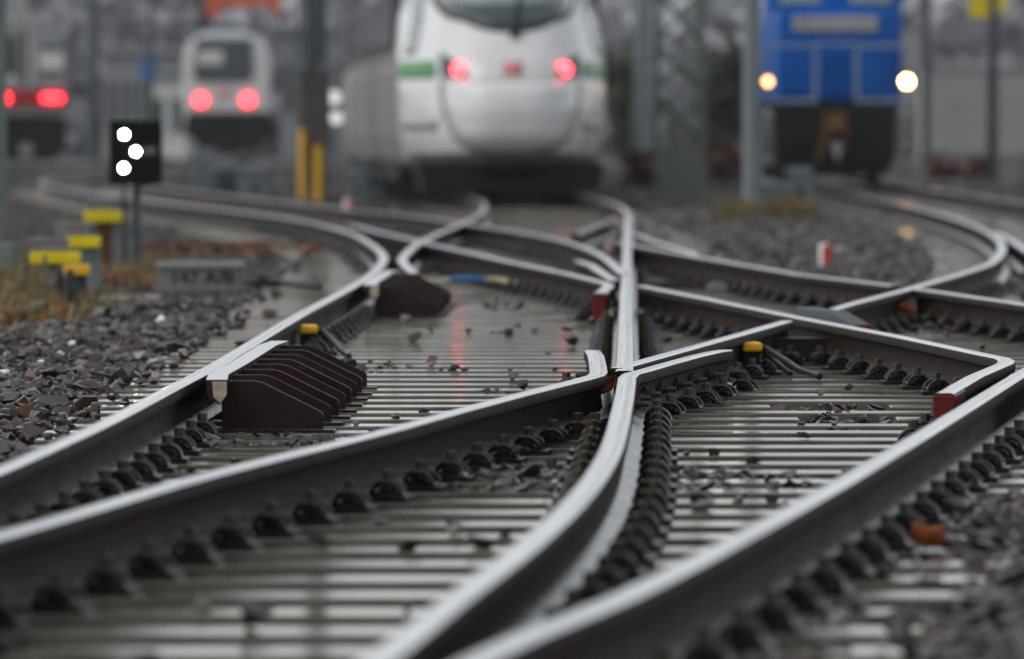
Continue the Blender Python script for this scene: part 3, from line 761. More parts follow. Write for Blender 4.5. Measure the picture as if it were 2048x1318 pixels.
# yellow cable boxes on posts
def cable_box(px0, px1, py0, py1, pybase, D, label, lid=None, postpx=None, mt='lemon yellow', legs=True):
    xc = X((px0+px1)/2, D); hw = (px1-px0)/2/F*D; z0, z1 = Z(py1, D), Z(py0, D)
    r = empty('cable_box', (xc, D, -.06), 0, label, 'cable box', 'yellow cable boxes on posts')
    m = MB(); m.box(-hw, hw, 0, .14, z0+.06, z1+.06); m.build('box', mt, r, bevel=.012)
    if lid:
        a, b, c, d = lid; m = MB(); m.box(X(a, D)-xc, X(b, D)-xc, .03, .26, Z(d, D)+.06, Z(c, D)+.06); m.box(X(a, D)-xc-.02, X(b, D)-xc+.02, .02, .27, Z(c, D)+.06, Z(c, D)+.075); m.build('grey_lid', 'pale concrete', r, bevel=.006)
    for p in (postpx or []):
        m = MB(); xx = X(p[0], D)-xc; m.box(xx-p[1], xx+p[1], .10, .10+2*p[1], -.06, z0+.06); m.build('post', p[2], r, bevel=.004)
    return r
cable_box(60, 160, 504, 528, 600, 47.2, 'yellow cable box farthest left, wide, with a grey lid above it', (62, 132, 482, 503), [(108, .016, 'dark grey paint')])
cable_box(131, 200, 473, 496, 575, 50.5, 'yellow cable box in the middle of the group on a wide grey post', (112, 176, 452, 472), [(182, .055, 'galvanised')])
cable_box(168, 243, 422, 445, 520, 58.0, 'yellow cable box highest and farthest back, on a rust brown post', (172, 222, 400, 420), [(208, .06, 'rust orange'), (232, .045, 'galvanised')])
cable_box(127, 179, 530, 551, 610, 46.2, 'small amber cable box lowest of the group, above a black hose end', None, [(148, .07, 'dark grey paint')], 'amber plastic')
m = MB()
for px in (117, 140): m.tube([(X(px, 46), 46.0, -.05), (X(px, 46), 46.0, .10), (X(px-2, 46), 46.05, .16)], .028, 10)
tag(m.build('cable_sleeve', 'black rubber', smooth=True), 'pair of black cable sleeves rising from the grass under the amber box', 'cable')
m = MB(); m.tube([(X(86, 46.8), 47, .24), (X(88, 46.8), 46.9, .17), (X(98, 46.8), 46.8, .12), (X(112, 46.8), 46.6, .08)], .012, 8)
tag(m.build('trackside_cable', 'black rubber', smooth=True), 'thin black cable hanging from the leftmost yellow box', 'cable')
# concrete trough lids
for i, (a, b, lab) in enumerate([((-60, 628), (130, 588), 'pale concrete trough lid slanting across the grass at the left edge'), ((190, 592), (310, 590), 'pale concrete trough lid between the amber box and the number block')]):
    d0 = 1.0*F/(a[1]-YH); d1 = 1.0*F/(b[1]-YH); x0, x1 = X(a[0], d0), X(b[0], d1)
    m = MB(); wv = .35
    m.add([(x0, d0, -.04), (x1, d1, -.04), (x1, d1+wv*3, -.04), (x0, d0+wv*3, -.04), (x0, d0, .0), (x1, d1, .0), (x1, d1+wv*3, .0), (x0, d0+wv*3, .0)], [(0, 1, 2, 3), (4, 5, 6, 7), (0, 1, 5, 4), (1, 2, 6, 5), (2, 3, 7, 6), (3, 0, 4, 7)])
    tag(m.build('trough_lid', 'pale concrete', bevel=.006), lab, 'concrete slab', 'concrete cable trough lids')
# fouling point markers
def marker(px, pyb, pyt, D, label, s=1.0):
    x = X(px, D); zb, zt = Z(pyb, D), Z(pyt, D)
    r = empty('marker_post', (x, D, zb), 0, label, 'marker post', 'red and white marker posts')
    h = zt-zb; rr = .036*s
    m = MB(); m.tube([(0, 0, 0), (0, 0, h*.85), (0, 0, h*.97), (0, 0, h)], [rr, rr, rr*.8, rr*.3], 14); m.build('white_body', 'white plastic', r, smooth=True)
    m = MB(); m.box(-.002*s, .024*s, -rr*1.02, -rr*.9, h*.05, h*.9); 
    for k in range(5):
        a0 = -.2+k*.28; m.box(rr*1.03*math.sin(a0)-.008, rr*1.03*math.sin(a0)+.009, -rr*1.03*math.cos(a0)-.003, -rr*1.03*math.cos(a0)+.004, h*.04, h*.92)
    m.build('red_band', 'logo red', r)
    m = MB(); m.tube([(0, 0, -.10), (0, 0, 0)], rr*1.15, 12); m.build('foot', 'dark grey paint', r)
marker(1649, 532, 486, 57, 'red and white marker post standing in the gravel between the tracks on the right', 1.15)
marker(696, 422, 398, 92, 'small distant red and white marker post behind the left curving rail', 1.4)
marker(1222, 500, 482, 63, 'low red and white marker next to the centre rail', .9)

# ------------------------------------------------------------------ masts and poles
def pole(name, px, hwpx, pyb, top, D, mt, label, rnd=True, cat='mast', zb=-.12):
    x = X(px, D); hw = hwpx/F*D
    r = empty(name, (x, D, zb), 0, label, cat)
    m = MB()
    if rnd: m.tube([(0, 0, 0), (0, 0, top*.5), (0, 0, top)], [hw, hw*.93, hw*.85], 16)
    else: m.box(-hw, hw, -hw, hw, 0, top)
    m.build('shaft', mt, r, smooth=rnd, bevel=0 if rnd else .01)
    m = MB(); m.box(-hw*1.5, hw*1.5, -hw*1.5, hw*1.5, -.05, .22); m.build('foot', 'old concrete', r, bevel=.02)
    return r
p = pole('catenary_mast', 632, 21, 402, 9.5, 115, 'dark grey paint', 'thick dark grey mast with a box and two yellow pipes left of the express train', False)
m = MB(); D = 115; x0 = X(632, D)
m.box(X(600, D)-x0, X(662, D)-x0, -.45, -.18, Z(300, D)+.12, Z(142, D)+.12); m.build('cabinet', 'train dirty', p, bevel=.01)
m = MB(); m.box(X(594, D)-x0, X(618, D)-x0, -.5, -.4, Z(142, D)+.12, Z(128, D)+.12); m.box(X(640, D)-x0, X(664, D)-x0, -.5, -.4, Z(142, D)+.12, Z(128, D)+.12); m.build('bracket', 'galvanised', p)
for a, b, t, bb in ((600, 615, 258, 398), (631, 650, 292, 402)):
    m = MB(); c = X((a+b)/2, D)-x0; m.tube([(c, -.62, Z(bb, D)+.12), (c, -.62, Z(t, D)+.12)], (b-a)/2/F*D, 12); m.build('yellow_pipe', 'amber plastic', p, smooth=True)
p = pole('signal_post', 1503, 18, 432, 7.5, 94, 'galvanised', 'light grey round post between the lattice mast and the blue locomotive')
p = pole('lamp_post', 1285, 20, 300, 9, 170, 'galvanised', 'grey round pole between the express train and the lattice mast')
p = pole('lamp_post', 1851, 10, 335, 9, 165, 'dark grey paint', 'thin dark pole right behind the blue locomotive')
p = pole('lamp_post', 1985, 11, 372, 9, 140, 'dark grey paint', 'thin dark pole with a yellow plate near the right edge')
m = MB(); D = 140; x0 = X(1985, D); m.box(X(1938, D)-x0, X(1976, D)-x0, -.06, -.02, Z(35, D)+.12, Z(-25, D)+.12); m.box(X(1992, D)-x0, X(2012, D)-x0, -.06, -.02, Z(24, D)+.12, Z(-25, D)+.12); m.build('yellow_plate', 'lemon yellow', p)
p = pole('lamp_post', 187, 12, 268, 9, 240, 'dark grey paint', 'distant grey green mast between the left trains')
def lattice(px, hwpx, pyb, D, base, top, label, ped):
    x = X(px, D); hw = hwpx/F*D
    r = empty('lattice_mast', (x, D, -.1), 0, label, 'lattice mast', 'green lattice masts')
    def q(z): return hw*(1-.35*(z-base)/(top-base))
    for sx in (-1, 1):
        for sy in (-1, 1):
            m = MB(); a = .06
            for z0, z1 in ((base, top),):
                m.tube([(sx*q(base), sy*q(base), base), (sx*q(top), sy*q(top), top)], a, 4)
            m.build('leg', 'green paint', r)
    m = MB(); z = base; k = 0
    while z < top-.8:
        z2 = z+.75
        for sy in (-1, 1):
            m.tube([((-1)**k*-q(z), sy*q(z), z), ((-1)**k*q(z2), sy*q(z2), z2)], .028, 4)
            m.tube([((-1)**k*q(z), sy*q(z), z), ((-1)**k*-q(z2), sy*q(z2), z2)], .028, 4)
            m.tube([(sy*q(z), -q(z), z), (sy*q(z2), q(z2), z2)], .028, 4)
        z = z2; k += 1
    m.build('bracing', 'green paint', r)
    m = MB(); a = hw*ped; m.prism([(-a*1.1, -.1), (a*1.1, -.1), (a*1.02, base), (-a*1.02, base)], -a, a, 'y'); m.box(-a*1.4, a*1.4, -a*1.4, a*1.4, -.12, .10); m.build('pedestal', 'lichen concrete', r, bevel=.02)
lattice(1358, 47, 392, 113, Z(285, 113)+.1, 10, 'green lattice mast on a concrete pedestal between the two front trains', 1.05)
lattice(-26, 27, 440, 57, .28, 8, 'green lattice mast foot on a dark concrete block at the left edge', 2.0)

# switch machine boxes
def case(px0, px1, py0, py1, D, label, mt='galvanised'):
    x0, x1 = X(px0, D), X(px1, D); z1 = Z(py0, D); z0 = -.08; xc = (x0+x1)/2; hw = (x1-x0)/2
    r = empty('switch_box', (xc, D, z0), 0, label, 'equipment box', 'grey switch machine boxes')
    h = z1-z0
    m = MB(); m.box(-hw, hw, 0, .5, 0, h*.72); m.build('case', mt, r, bevel=.02)
    m = MB(); m.box(-hw*1.04, hw*1.04, -.02, .52, h*.72, h); m.build('lid', 'galvanised', r, bevel=.03)
    m = MB(); m.box(-hw*.2, hw*.2, -.04, -.005, h*.35, h*.5); m.build('latch', 'black paint', r)
case(425, 475, 322, 385, 118, 'dark grey switch box, left one of the pair below the distant white train', 'dark grey paint')
case(478, 542, 332, 385, 116, 'light grey switch box, right one of the pair below the distant white train')
case(690, 735, 340, 388, 112, 'light grey switch box left of the express train, smaller one')
case(722, 770, 312, 388, 116, 'light grey switch box left of the express train, taller one')
case(1530, 1580, 365, 408, 104, 'low grey switch box beside the light grey post')
case(1575, 1625, 335, 395, 108, 'taller grey switch box in front of the blue locomotive')
case(385, 425, 305, 335, 150, 'small pale box near the distant white train')

# ------------------------------------------------------------------ vegetation
def clumps(name, pts, size, mt, kind=None, up=.0, parent=None):
    """many small leaf quads"""
    P = np.array(pts); n = len(P); a = rng.normal(size=(n, 3)); a /= np.linalg.norm(a, axis=1)[:, None]
    b = rng.normal(size=(n, 3)); b[:, 2] += up; b -= a*(a*b).sum(1)[:, None]; b /= np.linalg.norm(b, axis=1)[:, None]
    s = size*rng.uniform(.6, 1.5, n)[:, None]
    V = np.stack([P-a*s-b*s*.6, P+a*s-b*s*.6, P+a*s*.7+b*s, P-a*s*.7+b*s], 1).reshape(-1, 3).astype(np.float32)
    Fc = np.arange(4*n, dtype=np.int32)
    me = bpy.data.meshes.new(name); me.vertices.add(4*n); me.vertices.foreach_set('co', V.ravel())
    me.loops.add(4*n); me.loops.foreach_set('vertex_index', Fc); me.polygons.add(n)
    me.polygons.foreach_set('loop_start', np.arange(n, dtype=np.int32)*4); me.update(calc_edges=True); me.shade_flat(); me.materials.append(MATS[mt])
    o = bpy.data.objects.new(name, me); COL.objects.link(o)
    if parent is not None: o.parent = parent
    if kind: o['kind'] = kind
    return o
# grass tufts left: thin blades
def grass(name, n, fx, mt, h0, h1):
    V = []; 
    for _ in range(n):
        x, y = fx(); h = random.uniform(h0, h1); a = random.uniform(0, 6.28); l = h*random.uniform(.1, .8); wv = random.uniform(.004, .009)
        dx, dy = math.cos(a), math.sin(a); z = -.06
        V += [(x-dy*wv, y+dx*wv, z), (x+dy*wv, y-dx*wv, z), (x+dx*l*.5+dy*wv*.7, y+dy*l*.5-dx*wv*.7, z+h*.65), (x+dx*l*.5-dy*wv*.7, y+dy*l*.5+dx*wv*.7, z+h*.65), (x+dx*l, y+dy*l, z+h)]
    Fs = []
    for i in range(n): b = i*5; Fs += [(b, b+1, b+2, b+3), (b+3, b+2, b+4)]
    me = bpy.data.meshes.new(name); me.from_pydata(V, [], Fs); me.materials.append(MATS[mt]); o = bpy.data.objects.new(name, me); COL.objects.link(o); o['kind'] = 'stuff'; return o
TUFT = []
for _ in range(330):
    y = random.uniform(35.5, 62); TUFT.append((random.uniform(-.085*y-.2, -2.02-(y-36)*.022 if y < 50 else -2.3), y))
TUFT = [t for t in TUFT if math.sin(t[0]*2.1+t[1]*.7)+math.sin(t[1]*1.3-t[0]) > -.9]
grass('grass', 9000, lambda: (lambda t: (t[0]+random.gauss(0, .10), t[1]+random.gauss(0, .16)))(random.choice(TUFT)), 'dry grass', .03, .13)
T2 = [(X(px, d), d) for px, d in [(1472, 88), (1465, 89), (1592, 88), (1565, 89), (1605, 90)]]
grass('grass_tussock', 2200, lambda: (lambda t: (t[0]+random.gauss(0, .07), t[1]+random.gauss(0, .4)))(random.choice(T2)), 'shrub leaves', .1, .34)
LT = [(X(px, (HC+.06)*F/(py-YH)), (HC+.06)*F/(py-YH), s) for px, py, s in [(610, 510, .3), (560, 507, .3), (500, 505, .2), (640, 508, .2), (400, 506, .25), (330, 508, .2), (265, 570, .12), (240, 566, .1), (60, 650, .12), (1440, 425, .4)]]
pts = []
for x, y, s in LT:
    for _ in range(60): pts.append((x+random.gauss(0, s*.7), y+random.gauss(0, 1.0), -.02+random.uniform(0, .03)))
clumps('leaf_litter', pts, .028, 'leaf litter', 'stuff')
def shrub(px, D, wpx, hpx, pyb, mt, label, n=900, size=.07):
    x = X(px, D); hw = wpx/2/F*D; h = hpx/F*D
    r = empty('shrub', (x, D, -.1), 0, label, 'shrub', 'shrubs beside the tracks')
    m = MB()
    for k in range(7):
        a = random.uniform(0, 6.28); m.tube([(0, 0, 0), (hw*.4*math.cos(a), hw*.4*math.sin(a), h*.5), (hw*.7*math.cos(a), hw*.7*math.sin(a), h*.85)], [.03, .02, .008], 5)
    m.build('stem', 'bark', r)
    P = []
    cl = [(random.gauss(0, .42)*hw, random.gauss(0, .5)*hw, random.uniform(.25, .95)*h) for _ in range(16)]
    for _ in range(n):
        c = random.choice(cl); P.append((c[0]+random.gauss(0, .16)*hw, c[1]+random.gauss(0, .2)*hw, max(.02, c[2]+random.gauss(0, .1)*h)))
    clumps('leaves', P, size, mt, parent=r)
shrub(1448, 150, 110, 85, 340, 'red shrub leaves', 'reddish shrub behind the light grey post')
shrub(1285, 135, 80, 70, 345, 'red shrub leaves', 'reddish shrub at the foot of the pole right of the express train')
shrub(1900, 160, 130, 50, 350, 'red shrub leaves', 'low reddish brown shrub right of the blue locomotive')
shrub(1580, 90, 90, 50, 440, 'shrub leaves', 'ochre and green tussock right of the light grey post', 1200, .045)
shrub(1470, 92, 60, 40, 445, 'shrub leaves', 'green brown tussock left of the light grey post', 900, .045)
shrub(1450, 220, 130, 230, 330, 'green shrub leaves', 'tall grey green bush behind the lattice mast', 1500, .14)
shrub(1240, 230, 60, 230, 330, 'green shrub leaves', 'dark bush between the express train and the grey pole', 1200, .14)
# far wood on the hill
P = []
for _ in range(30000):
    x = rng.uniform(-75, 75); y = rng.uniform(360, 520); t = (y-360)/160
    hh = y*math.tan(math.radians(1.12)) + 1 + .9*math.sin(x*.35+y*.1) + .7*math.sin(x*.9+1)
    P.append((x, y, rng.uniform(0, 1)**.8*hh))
clumps('wood', P, .75, 'mist grey leaves', 'stuff')
m = MB(); m.add([(-500, 420, -.1), (500, 420, -.1), (500, 900, 9), (-500, 900, 9), (-500, 1500, 10), (500, 1500, 10)], [(0, 1, 2, 3), (3, 2, 5, 4)])
mat('hill grey', (.10, .105, .11), .9, 0, .2, .05, .05)
tag(m.build('hill', 'hill grey'), kind='structure')

# ------------------------------------------------------------------ white express train
D = 100.0; xc = .02
T = empty('express_train', (xc, D, 0), .050, 'white express train with red tail lights, green stripe and rounded nose', 'train')
HWZ = [(.30, 1.02), (.45, 1.20), (.62, 1.33), (.95, 1.40), (1.6, 1.42), (2.1, 1.41), (2.6, 1.36), (3.1, 1.22), (3.5, 1.02), (3.8, .72), (3.98, .30)]
CZ = [(.30, .55), (.62, .22), (.95, .02), (1.3, 0), (1.65, .08), (1.9, .25), (2.3, .72), (3.1, 1.85), (3.98, 3.9)]
def hw_(z): return float(np.interp(z, [a for a, b in HWZ], [b for a, b in HWZ]))
def cz_(z):
    return float(np.interp(z, [a for a, b in CZ], [b for a, b in CZ]))
def nose(x, z):
    u = min(1, abs(x)/hw_(z)); return cz_(z) + 2.9*u**3.6 + .25*u*u
def nose_patch(fn, nu, nv, off, name, mt, parent=T):
    """grid (u,v) in 0..1 mapped by fn to (x,z) and laid on the nose"""
    m = MB(); V = []
    for j in range(nv+1):
        for i in range(nu+1):
            x, z = fn(i/nu, j/nv); V.append((x, nose(x, z)-off, z))
    m.add(V, [(j*(nu+1)+i, j*(nu+1)+i+1, (j+1)*(nu+1)+i+1, (j+1)*(nu+1)+i) for j in range(nv) for i in range(nu)])
    o = m.build(name, mt, parent, smooth=True, angle=60)
    s = o.modifiers.new('thick', 'SOLIDIFY'); s.thickness = .012; s.offset = 0; return o
# body: nose grid carried on into the first coach
m = MB(); V = []; zs = np.linspace(.55, 3.98, 44); us = np.concatenate([np.linspace(-1, 1, 41)])
rows = []
for z in zs:
    h = hw_(z); row = [(-h, 25.0, z), (-h, 12, z)] + [(u*h, nose(u*h, z), z) for u in us] + [(h, 12, z), (h, 25.0, z)]
    rows.append(row)
n = len(rows[0])
for r_ in rows: V += r_
for j in range(len(rows)-1):
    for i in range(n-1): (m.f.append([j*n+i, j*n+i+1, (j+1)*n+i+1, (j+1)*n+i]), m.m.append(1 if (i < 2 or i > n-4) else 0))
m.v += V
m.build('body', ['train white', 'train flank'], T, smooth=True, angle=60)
m = MB(); V = []
for z in (.30, .45, .55):
    h = hw_(z); V += [(-h, 25.0, z)] + [(u*h, nose(u*h, z)+.05, z) for u in us] + [(h, 25.0, z)]
n = len(us)+2; m.add(V, [(j*n+i, j*n+i+1, (j+1)*n+i+1, (j+1)*n+i) for j in range(2) for i in range(n-1)])
m.build('lower_skirt', 'train black', T, smooth=True)
def ell(cx, cz, rx, rz, p=2.0):
    def fn(u, v):
        a = 2*math.pi*u; c, s = math.cos(a), math.sin(a)
        k = v
        return (cx+rx*k*math.copysign(abs(c)**(2/p), c), cz+rz*k*math.copysign(abs(s)**(2/p), s))
    return fn
def wsh(u, v, g=0.):        # windscreen outline, narrow and rounded at the bottom
    z = 2.40-g + v*(1.12+2*g); wdt = (.50 + .42*math.sqrt(max(0, 1-(1-min(1, v*2.6))**2)) + .0*v)*(1+g*1.2) - (.18*max(0, v-.5))
    zz = z + .10*(abs(2*u-1)**2.5)*(1-v)
    return ((2*u-1)*wdt, zz)
nose_patch(lambda u, v: wsh(u, v, .06), 20, 12, .012, 'windscreen_frame', 'train black')
ws = nose_patch(lambda u, v: wsh(u, v), 20, 12, .026, 'windscreen', 'glass')
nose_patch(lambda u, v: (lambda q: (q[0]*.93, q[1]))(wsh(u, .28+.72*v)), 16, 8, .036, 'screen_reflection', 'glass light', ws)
m = MB(); m.tube([(.05, nose(.05, 2.28)-.06, 2.28), (.10, nose(.1, 2.55)-.07, 2.55), (.17, nose(.17, 2.95)-.08, 2.95)], [.07, .035, .02], 6); m.build('wiper', 'train black', T)
for sx in (-1, 1):
    # dark side window pillar
    nose_patch(lambda u, v, sx=sx: (sx*(1.22-.20*v+.13*u), 2.06+v*1.0), 8, 16, .05, 'side_window', 'glass')
    nose_patch(lambda u, v, sx=sx: (sx*(1.00+.40*u), 1.73+.23*v), 24, 4, .05, 'green_stripe', 'train green')
    hs_ = nose_patch(lambda u, v, sx=sx: (sx*(.62+.31*u-.10*(1-u)*v*0), 1.74+.34*v*(.35+.65*u)+.0), 10, 6, .03, 'lamp_housing', 'dark grey paint')
    lx, lz = sx*.70, 1.84
    m = MB(); yy = nose(lx, lz)-.085; m.disc((lx, yy, lz), .088, 'y', 20, .03); m.build('tail_light', 'tail red', T)
    nose_patch(lambda u, v, sx=sx: (sx*(.98+.40*u), 1.03+.13*v), 6, 2, .05, 'spoiler', 'train light grey')
nose_patch(lambda u, v: (-.12+.24*u, 1.76+.17*v), 2, 2, .014, 'emblem', 'logo red')
nose_patch(lambda u, v: (-.085+.17*u, 1.785+.115*v), 2, 2, .018, 'emblem_panel', 'train white')
for sx in (-1, 1): nose_patch(lambda u, v, sx=sx: (sx*.042-.028+.056*u, 1.80+.085*v), 1, 1, .022, 'emblem_letter', 'logo red')
# coupler cover: bulging shell over a dark panel gap
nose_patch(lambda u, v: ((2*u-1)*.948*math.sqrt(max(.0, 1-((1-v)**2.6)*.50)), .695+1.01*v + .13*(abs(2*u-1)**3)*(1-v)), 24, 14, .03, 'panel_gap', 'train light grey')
m = MB(); V = []; NU, NV = 24, 14
for j in range(NV+1):
    v = j/NV; z = .72+.97*v
    wv = .93*math.sqrt(max(.0, 1-((1-v)**2.6)*.55)) * (1-.05*v)
    for i in range(NU+1):
        u = 2*i/NU-1; edge = (1-abs(u)**6)*(1-abs(2*v-1)**5)
        zz = z + .13*(abs(u)**3)*(1-v)
        V.append((u*wv, nose(u*wv, zz)-.045-.20*max(0, edge)**.6, zz))
m.add(V, [(j*(NU+1)+i, j*(NU+1)+i+1, (j+1)*(NU+1)+i+1, (j+1)*(NU+1)+i) for j in range(NV) for i in range(NU)])
m.build('coupler_cover', 'train white', T, smooth=True, angle=70)
nose_patch(lambda u, v: (-1.30+2.6*u, .56+.18*v), 20, 3, .02, 'lower_panel', 'train dirty')
m = MB(); m.prism([(-1.15, .20), (1.15, .20), (1.25, .58), (-1.25, .58)], .55, 2.6, 'y'); m.build('snow_plough', 'train black', T, bevel=.03)
def bogie(parent, y):
    b = MB(); b.box(-1.15, 1.15, y, y+2.9, .45, .85); o = b.build('bogie', 'train black', parent, bevel=.03)
    for yy in (y+.1, y+2.3):
        for sx in (-.75, .75):
            q = MB(); q.disc((sx-.07, yy+.3, ZT+.46), .46, 'x', 24, .14); q.build('wheel', 'loco frame', o)
bogie(T, 2.8); bogie(T, 20)
m = MB(); m.box(-1.3, 1.3, 6.2, 19.5, .33, .75); m.build('underframe', 'train black', T)
for sx in (-1, 1):
    m = MB(); m.box(min(sx*1.36, sx*1.445), max(sx*1.36, sx*1.445), 5.0, 24.5, 2.15, 2.95)
    m.build('window_band', 'glass', T)
    m = MB(); m.box(min(sx*1.40, sx*1.43), max(sx*1.40, sx*1.43), 4.2, 24.8, 1.80, 1.90); m.build('thin_stripe', 'train light grey', T)
# following coaches on the curve
def coach(parent, x0, y0, rz, L, mt='train light grey', hwf=hw_, z0=.55, band='glass'):
    c = empty('coach', (x0, y0, 0), rz); c.parent = parent
    prof = [(hwf(z), z) for z in np.linspace(z0, 3.98, 16)]
    poly = [(-a, z) for a, z in prof] + [(a, z) for a, z in prof[::-1]]
    m = MB(); m.prism(poly, 0, L, 'y'); m.build('coach_body', mt, c, smooth=True, angle=50)
    for sx in (-1, 1):
        m = MB(); m.box(min(sx*1.40, sx*1.44), max(sx*1.40, sx*1.44), 1.2, L-1.2, 2.1, 2.9); m.build('window_band', band, c)
    m = MB(); m.box(-1.3, 1.3, .6, L-.6, .30, z0+.02); m.build('underframe', 'train black', c)
    return c
a = .0; px_, py_ = 0., 25.4
for k in range(3):
    a -= .022
    coach(T, px_, py_, a, 25.2)
    px_ -= math.sin(a)*25.8; py_ += math.cos(a)*25.8

# ------------------------------------------------------------------ blue shunting locomotive
D = 128.0; S = 118.0
bx = X(1670, D); B = empty('blue_locomotive', (bx, D, 0), .0, 'blue shunting locomotive with a white sign and two warm headlights at the right', 'locomotive')
def bz(py): return Z(py, D)
def bxx(px): return X(px, D)-bx
m = MB(); m.box(bxx(1560), bxx(1786), .9, 5.2, bz(203), bz(20)); m.build('hood', 'loco blue', B, bevel=.07)
m = MB(); m.box(bxx(1572), bxx(1768), .86, .895, bz(190), bz(80)); dr = m.build('hood_door', 'loco blue', B, bevel=.02)
m = MB()
for z in np.linspace(bz(180), bz(110), 9): m.box(bxx(1640), bxx(1700), .84, .862, z, z+.035)
m.build('grille', 'loco blue', dr)
m = MB(); m.box(bxx(1588), bxx(1760), .83, .875, bz(62), bz(30)); sg = m.build('sign_plate', 'step white', B, bevel=.01)
def cxx(px): return X(px, D+5.2)-bx
m = MB(); m.box(cxx(1536), cxx(1803), 5.2, 8.6, Z(205, D+5.2), 4.35); cb = m.build('cab', 'loco blue', B, bevel=.08)
for a_, b_ in ((1556, 1640), (1698, 1782)):
    m = MB(); m.box(cxx(a_), cxx(b_), 5.15, 5.205, Z(8, D+5.2), Z(-70, D+5.2)); m.build('cab_window', 'glass light', cb)
m = MB(); m.box(bxx(1570), bxx(1770), 8.6, 14, bz(203), bz(25)); m.build('rear_hood', 'loco blue', B, bevel=.07)
m = MB(); m.box(bxx(1545), bxx(1798), .1, 14.4, bz(222), bz(205)); m.build('platform', 'loco frame', B, bevel=.01)
m = MB(); m.prism([(bxx(1556), bz(330)), (bxx(1790), bz(330)), (bxx(1794), bz(222)), (bxx(1552), bz(222))], .05, .35, 'y'); m.build('buffer_beam', 'loco frame', B, bevel=.02)
m = MB(); m.prism([(bxx(1580), bz(352)), (bxx(1765), bz(352)), (bxx(1790), bz(325)), (bxx(1556), bz(325))], .1, .3, 'y'); m.build('rail_guard', 'loco frame', B)
m = MB(); m.box(bxx(1570), bxx(1775), .4, 14, .55, bz(222)); m.build('chassis', 'loco frame', B)
for sx in (-1, 1):
    q = MB(); q.tube([(sx*.80, .05, .98), (sx*.80, -.45, .98)], .09, 12); q.tube([(sx*.80, -.45, .98), (sx*.80, -.52, .98)], .22, 20); q.build('buffer', 'loco frame', B, smooth=True, angle=30)
for yy in (1.6, 4.4, 9.5, 12.3):
    for sx in (-.75, .75):
        q = MB(); q.disc((sx-.07, yy, ZT+.47), .47, 'x', 24, .14); q.build('wheel', 'loco frame', B)
def rl(pts, name='handrail', mt='rail grey', r=.026):
    q = MB(); q.tube(pts, r, 8); q.build(name, mt, B, smooth=True)
for s0, s1 in ((1531, 1632), (1714, 1812)):
    a, b = bxx(s0), bxx(s1); inner = b if s0 < 1600 else a; outer = a if s0 < 1600 else b
    rl([(outer, .15, bz(92)), (inner, .15, bz(92))], r=.03); rl([(inner, .15, bz(96)), (inner, .15, bz(204))], r=.036)
    rl([(outer*.88, .15, bz(203)), (inner, .15, bz(203))], r=.04)
    rl([(outer, .15, bz(92)), (outer, .2, bz(150)), (outer*.93, .2, bz(204))], r=.024)
rl([(bxx(1632), .15, bz(88)), (bxx(1714), .15, bz(88))], r=.03)
for sx, px in ((-1, 1536), (1, 1809)):
    q = MB(); q.box(bxx(px)-.07, bxx(px)+.07, .1, .3, bz(290), bz(218)); st = q.build('step', 'step white', B, bevel=.01)
    
    for p in (240, 265, 290):
        q = MB(); q.box(bxx(px)-.11, bxx(px)+.11, .0, .32, bz(p), bz(p)+.03); q.build('tread', 'galvanised', st)
    q = MB(); q.box(bxx(px)-.09, bxx(px)+.09, .12, .24, bz(330), bz(300)); q.build('foot_step', 'train light grey', B, bevel=.01)
for px, mt, r_ in ((1536, 'head dim', .066), (1814, 'head amber', .085)):
    q = MB(); q.disc((bxx(px), .12, bz(163)), .13, 'y', 20, .16); hb = q.build('lamp_housing', 'galvanised', B)
    q = MB(); q.disc((bxx(px), .10, bz(163)), r_, 'y', 20, .025); q.build('headlight', mt, hb)
q = MB(); q.tube([(bxx(1672), .0, bz(232)), (bxx(1672), -.15, bz(262)), (bxx(1672), -.05, bz(290))], .10, 8); q.tube([(bxx(1655), -.05, bz(225)), (bxx(1650), -.12, bz(275)), (bxx(1635), -.08, bz(322))], .06, 7); q.tube([(bxx(1684), -.05, bz(225)), (bxx(1694), -.12, bz(275)), (bxx(1690), -.08, bz(300))], .045, 7)
q.build('coupling', 'rust orange', B)
q = MB(); q.prism([(bxx(1660), bz(285)), (bxx(1684), bz(285)), (bxx(1674), bz(325))], -.20, -.12, 'y'); q.build('coupling_hook', 'step white', B)

# ------------------------------------------------------------------ distant white locomotive with windscreen
D = 235.0; wx = X(453, D); W = empty('white_locomotive', (wx, D, 0), .03, 'distant white locomotive with dark windscreen and red tail lights, left of the mast', 'train')
def wz(py): return Z(py, D)
def wxx(px): return X(px, D)-wx
poly = [(wxx(368), wz(228)), (wxx(540), wz(228)), (wxx(542), wz(130)), (wxx(538), wz(104)), (wxx(526), wz(82)), (wxx(508), wz(69)), (wxx(486), wz(62)), (wxx(422), wz(62)), (wxx(400), wz(69)), (wxx(382), wz(82)), (wxx(370), wz(104)), (wxx(366), wz(130))]
m = MB(); m.prism(poly, 0, 18, 'y'); m.build('body', 'train white', W, bevel=.12)
m = MB(); m.prism([(wxx(388), wz(155)), (wxx(400), wz(164)), (wxx(496), wz(164)), (wxx(508), wz(155)), (wxx(504), wz(78)), (wxx(392), wz(78))], -.05, -.005, 'y'); q = m.build('windscreen', 'glass', W)
m = MB(); m.box(wxx(396), wxx(446), -.07, -.055, wz(128), wz(102)); m.build('painted_reflection', 'train white', q)  # pale reflection on the windscreen, painted as a white patch
m = MB(); m.box(wxx(415), wxx(512), 1, 4, wz(66), wz(52)); m.box(wxx(435), wxx(480), 1.5, 3, wz(52), wz(44)); m.build('roof_gear', 'dark grey paint', W, bevel=.05)
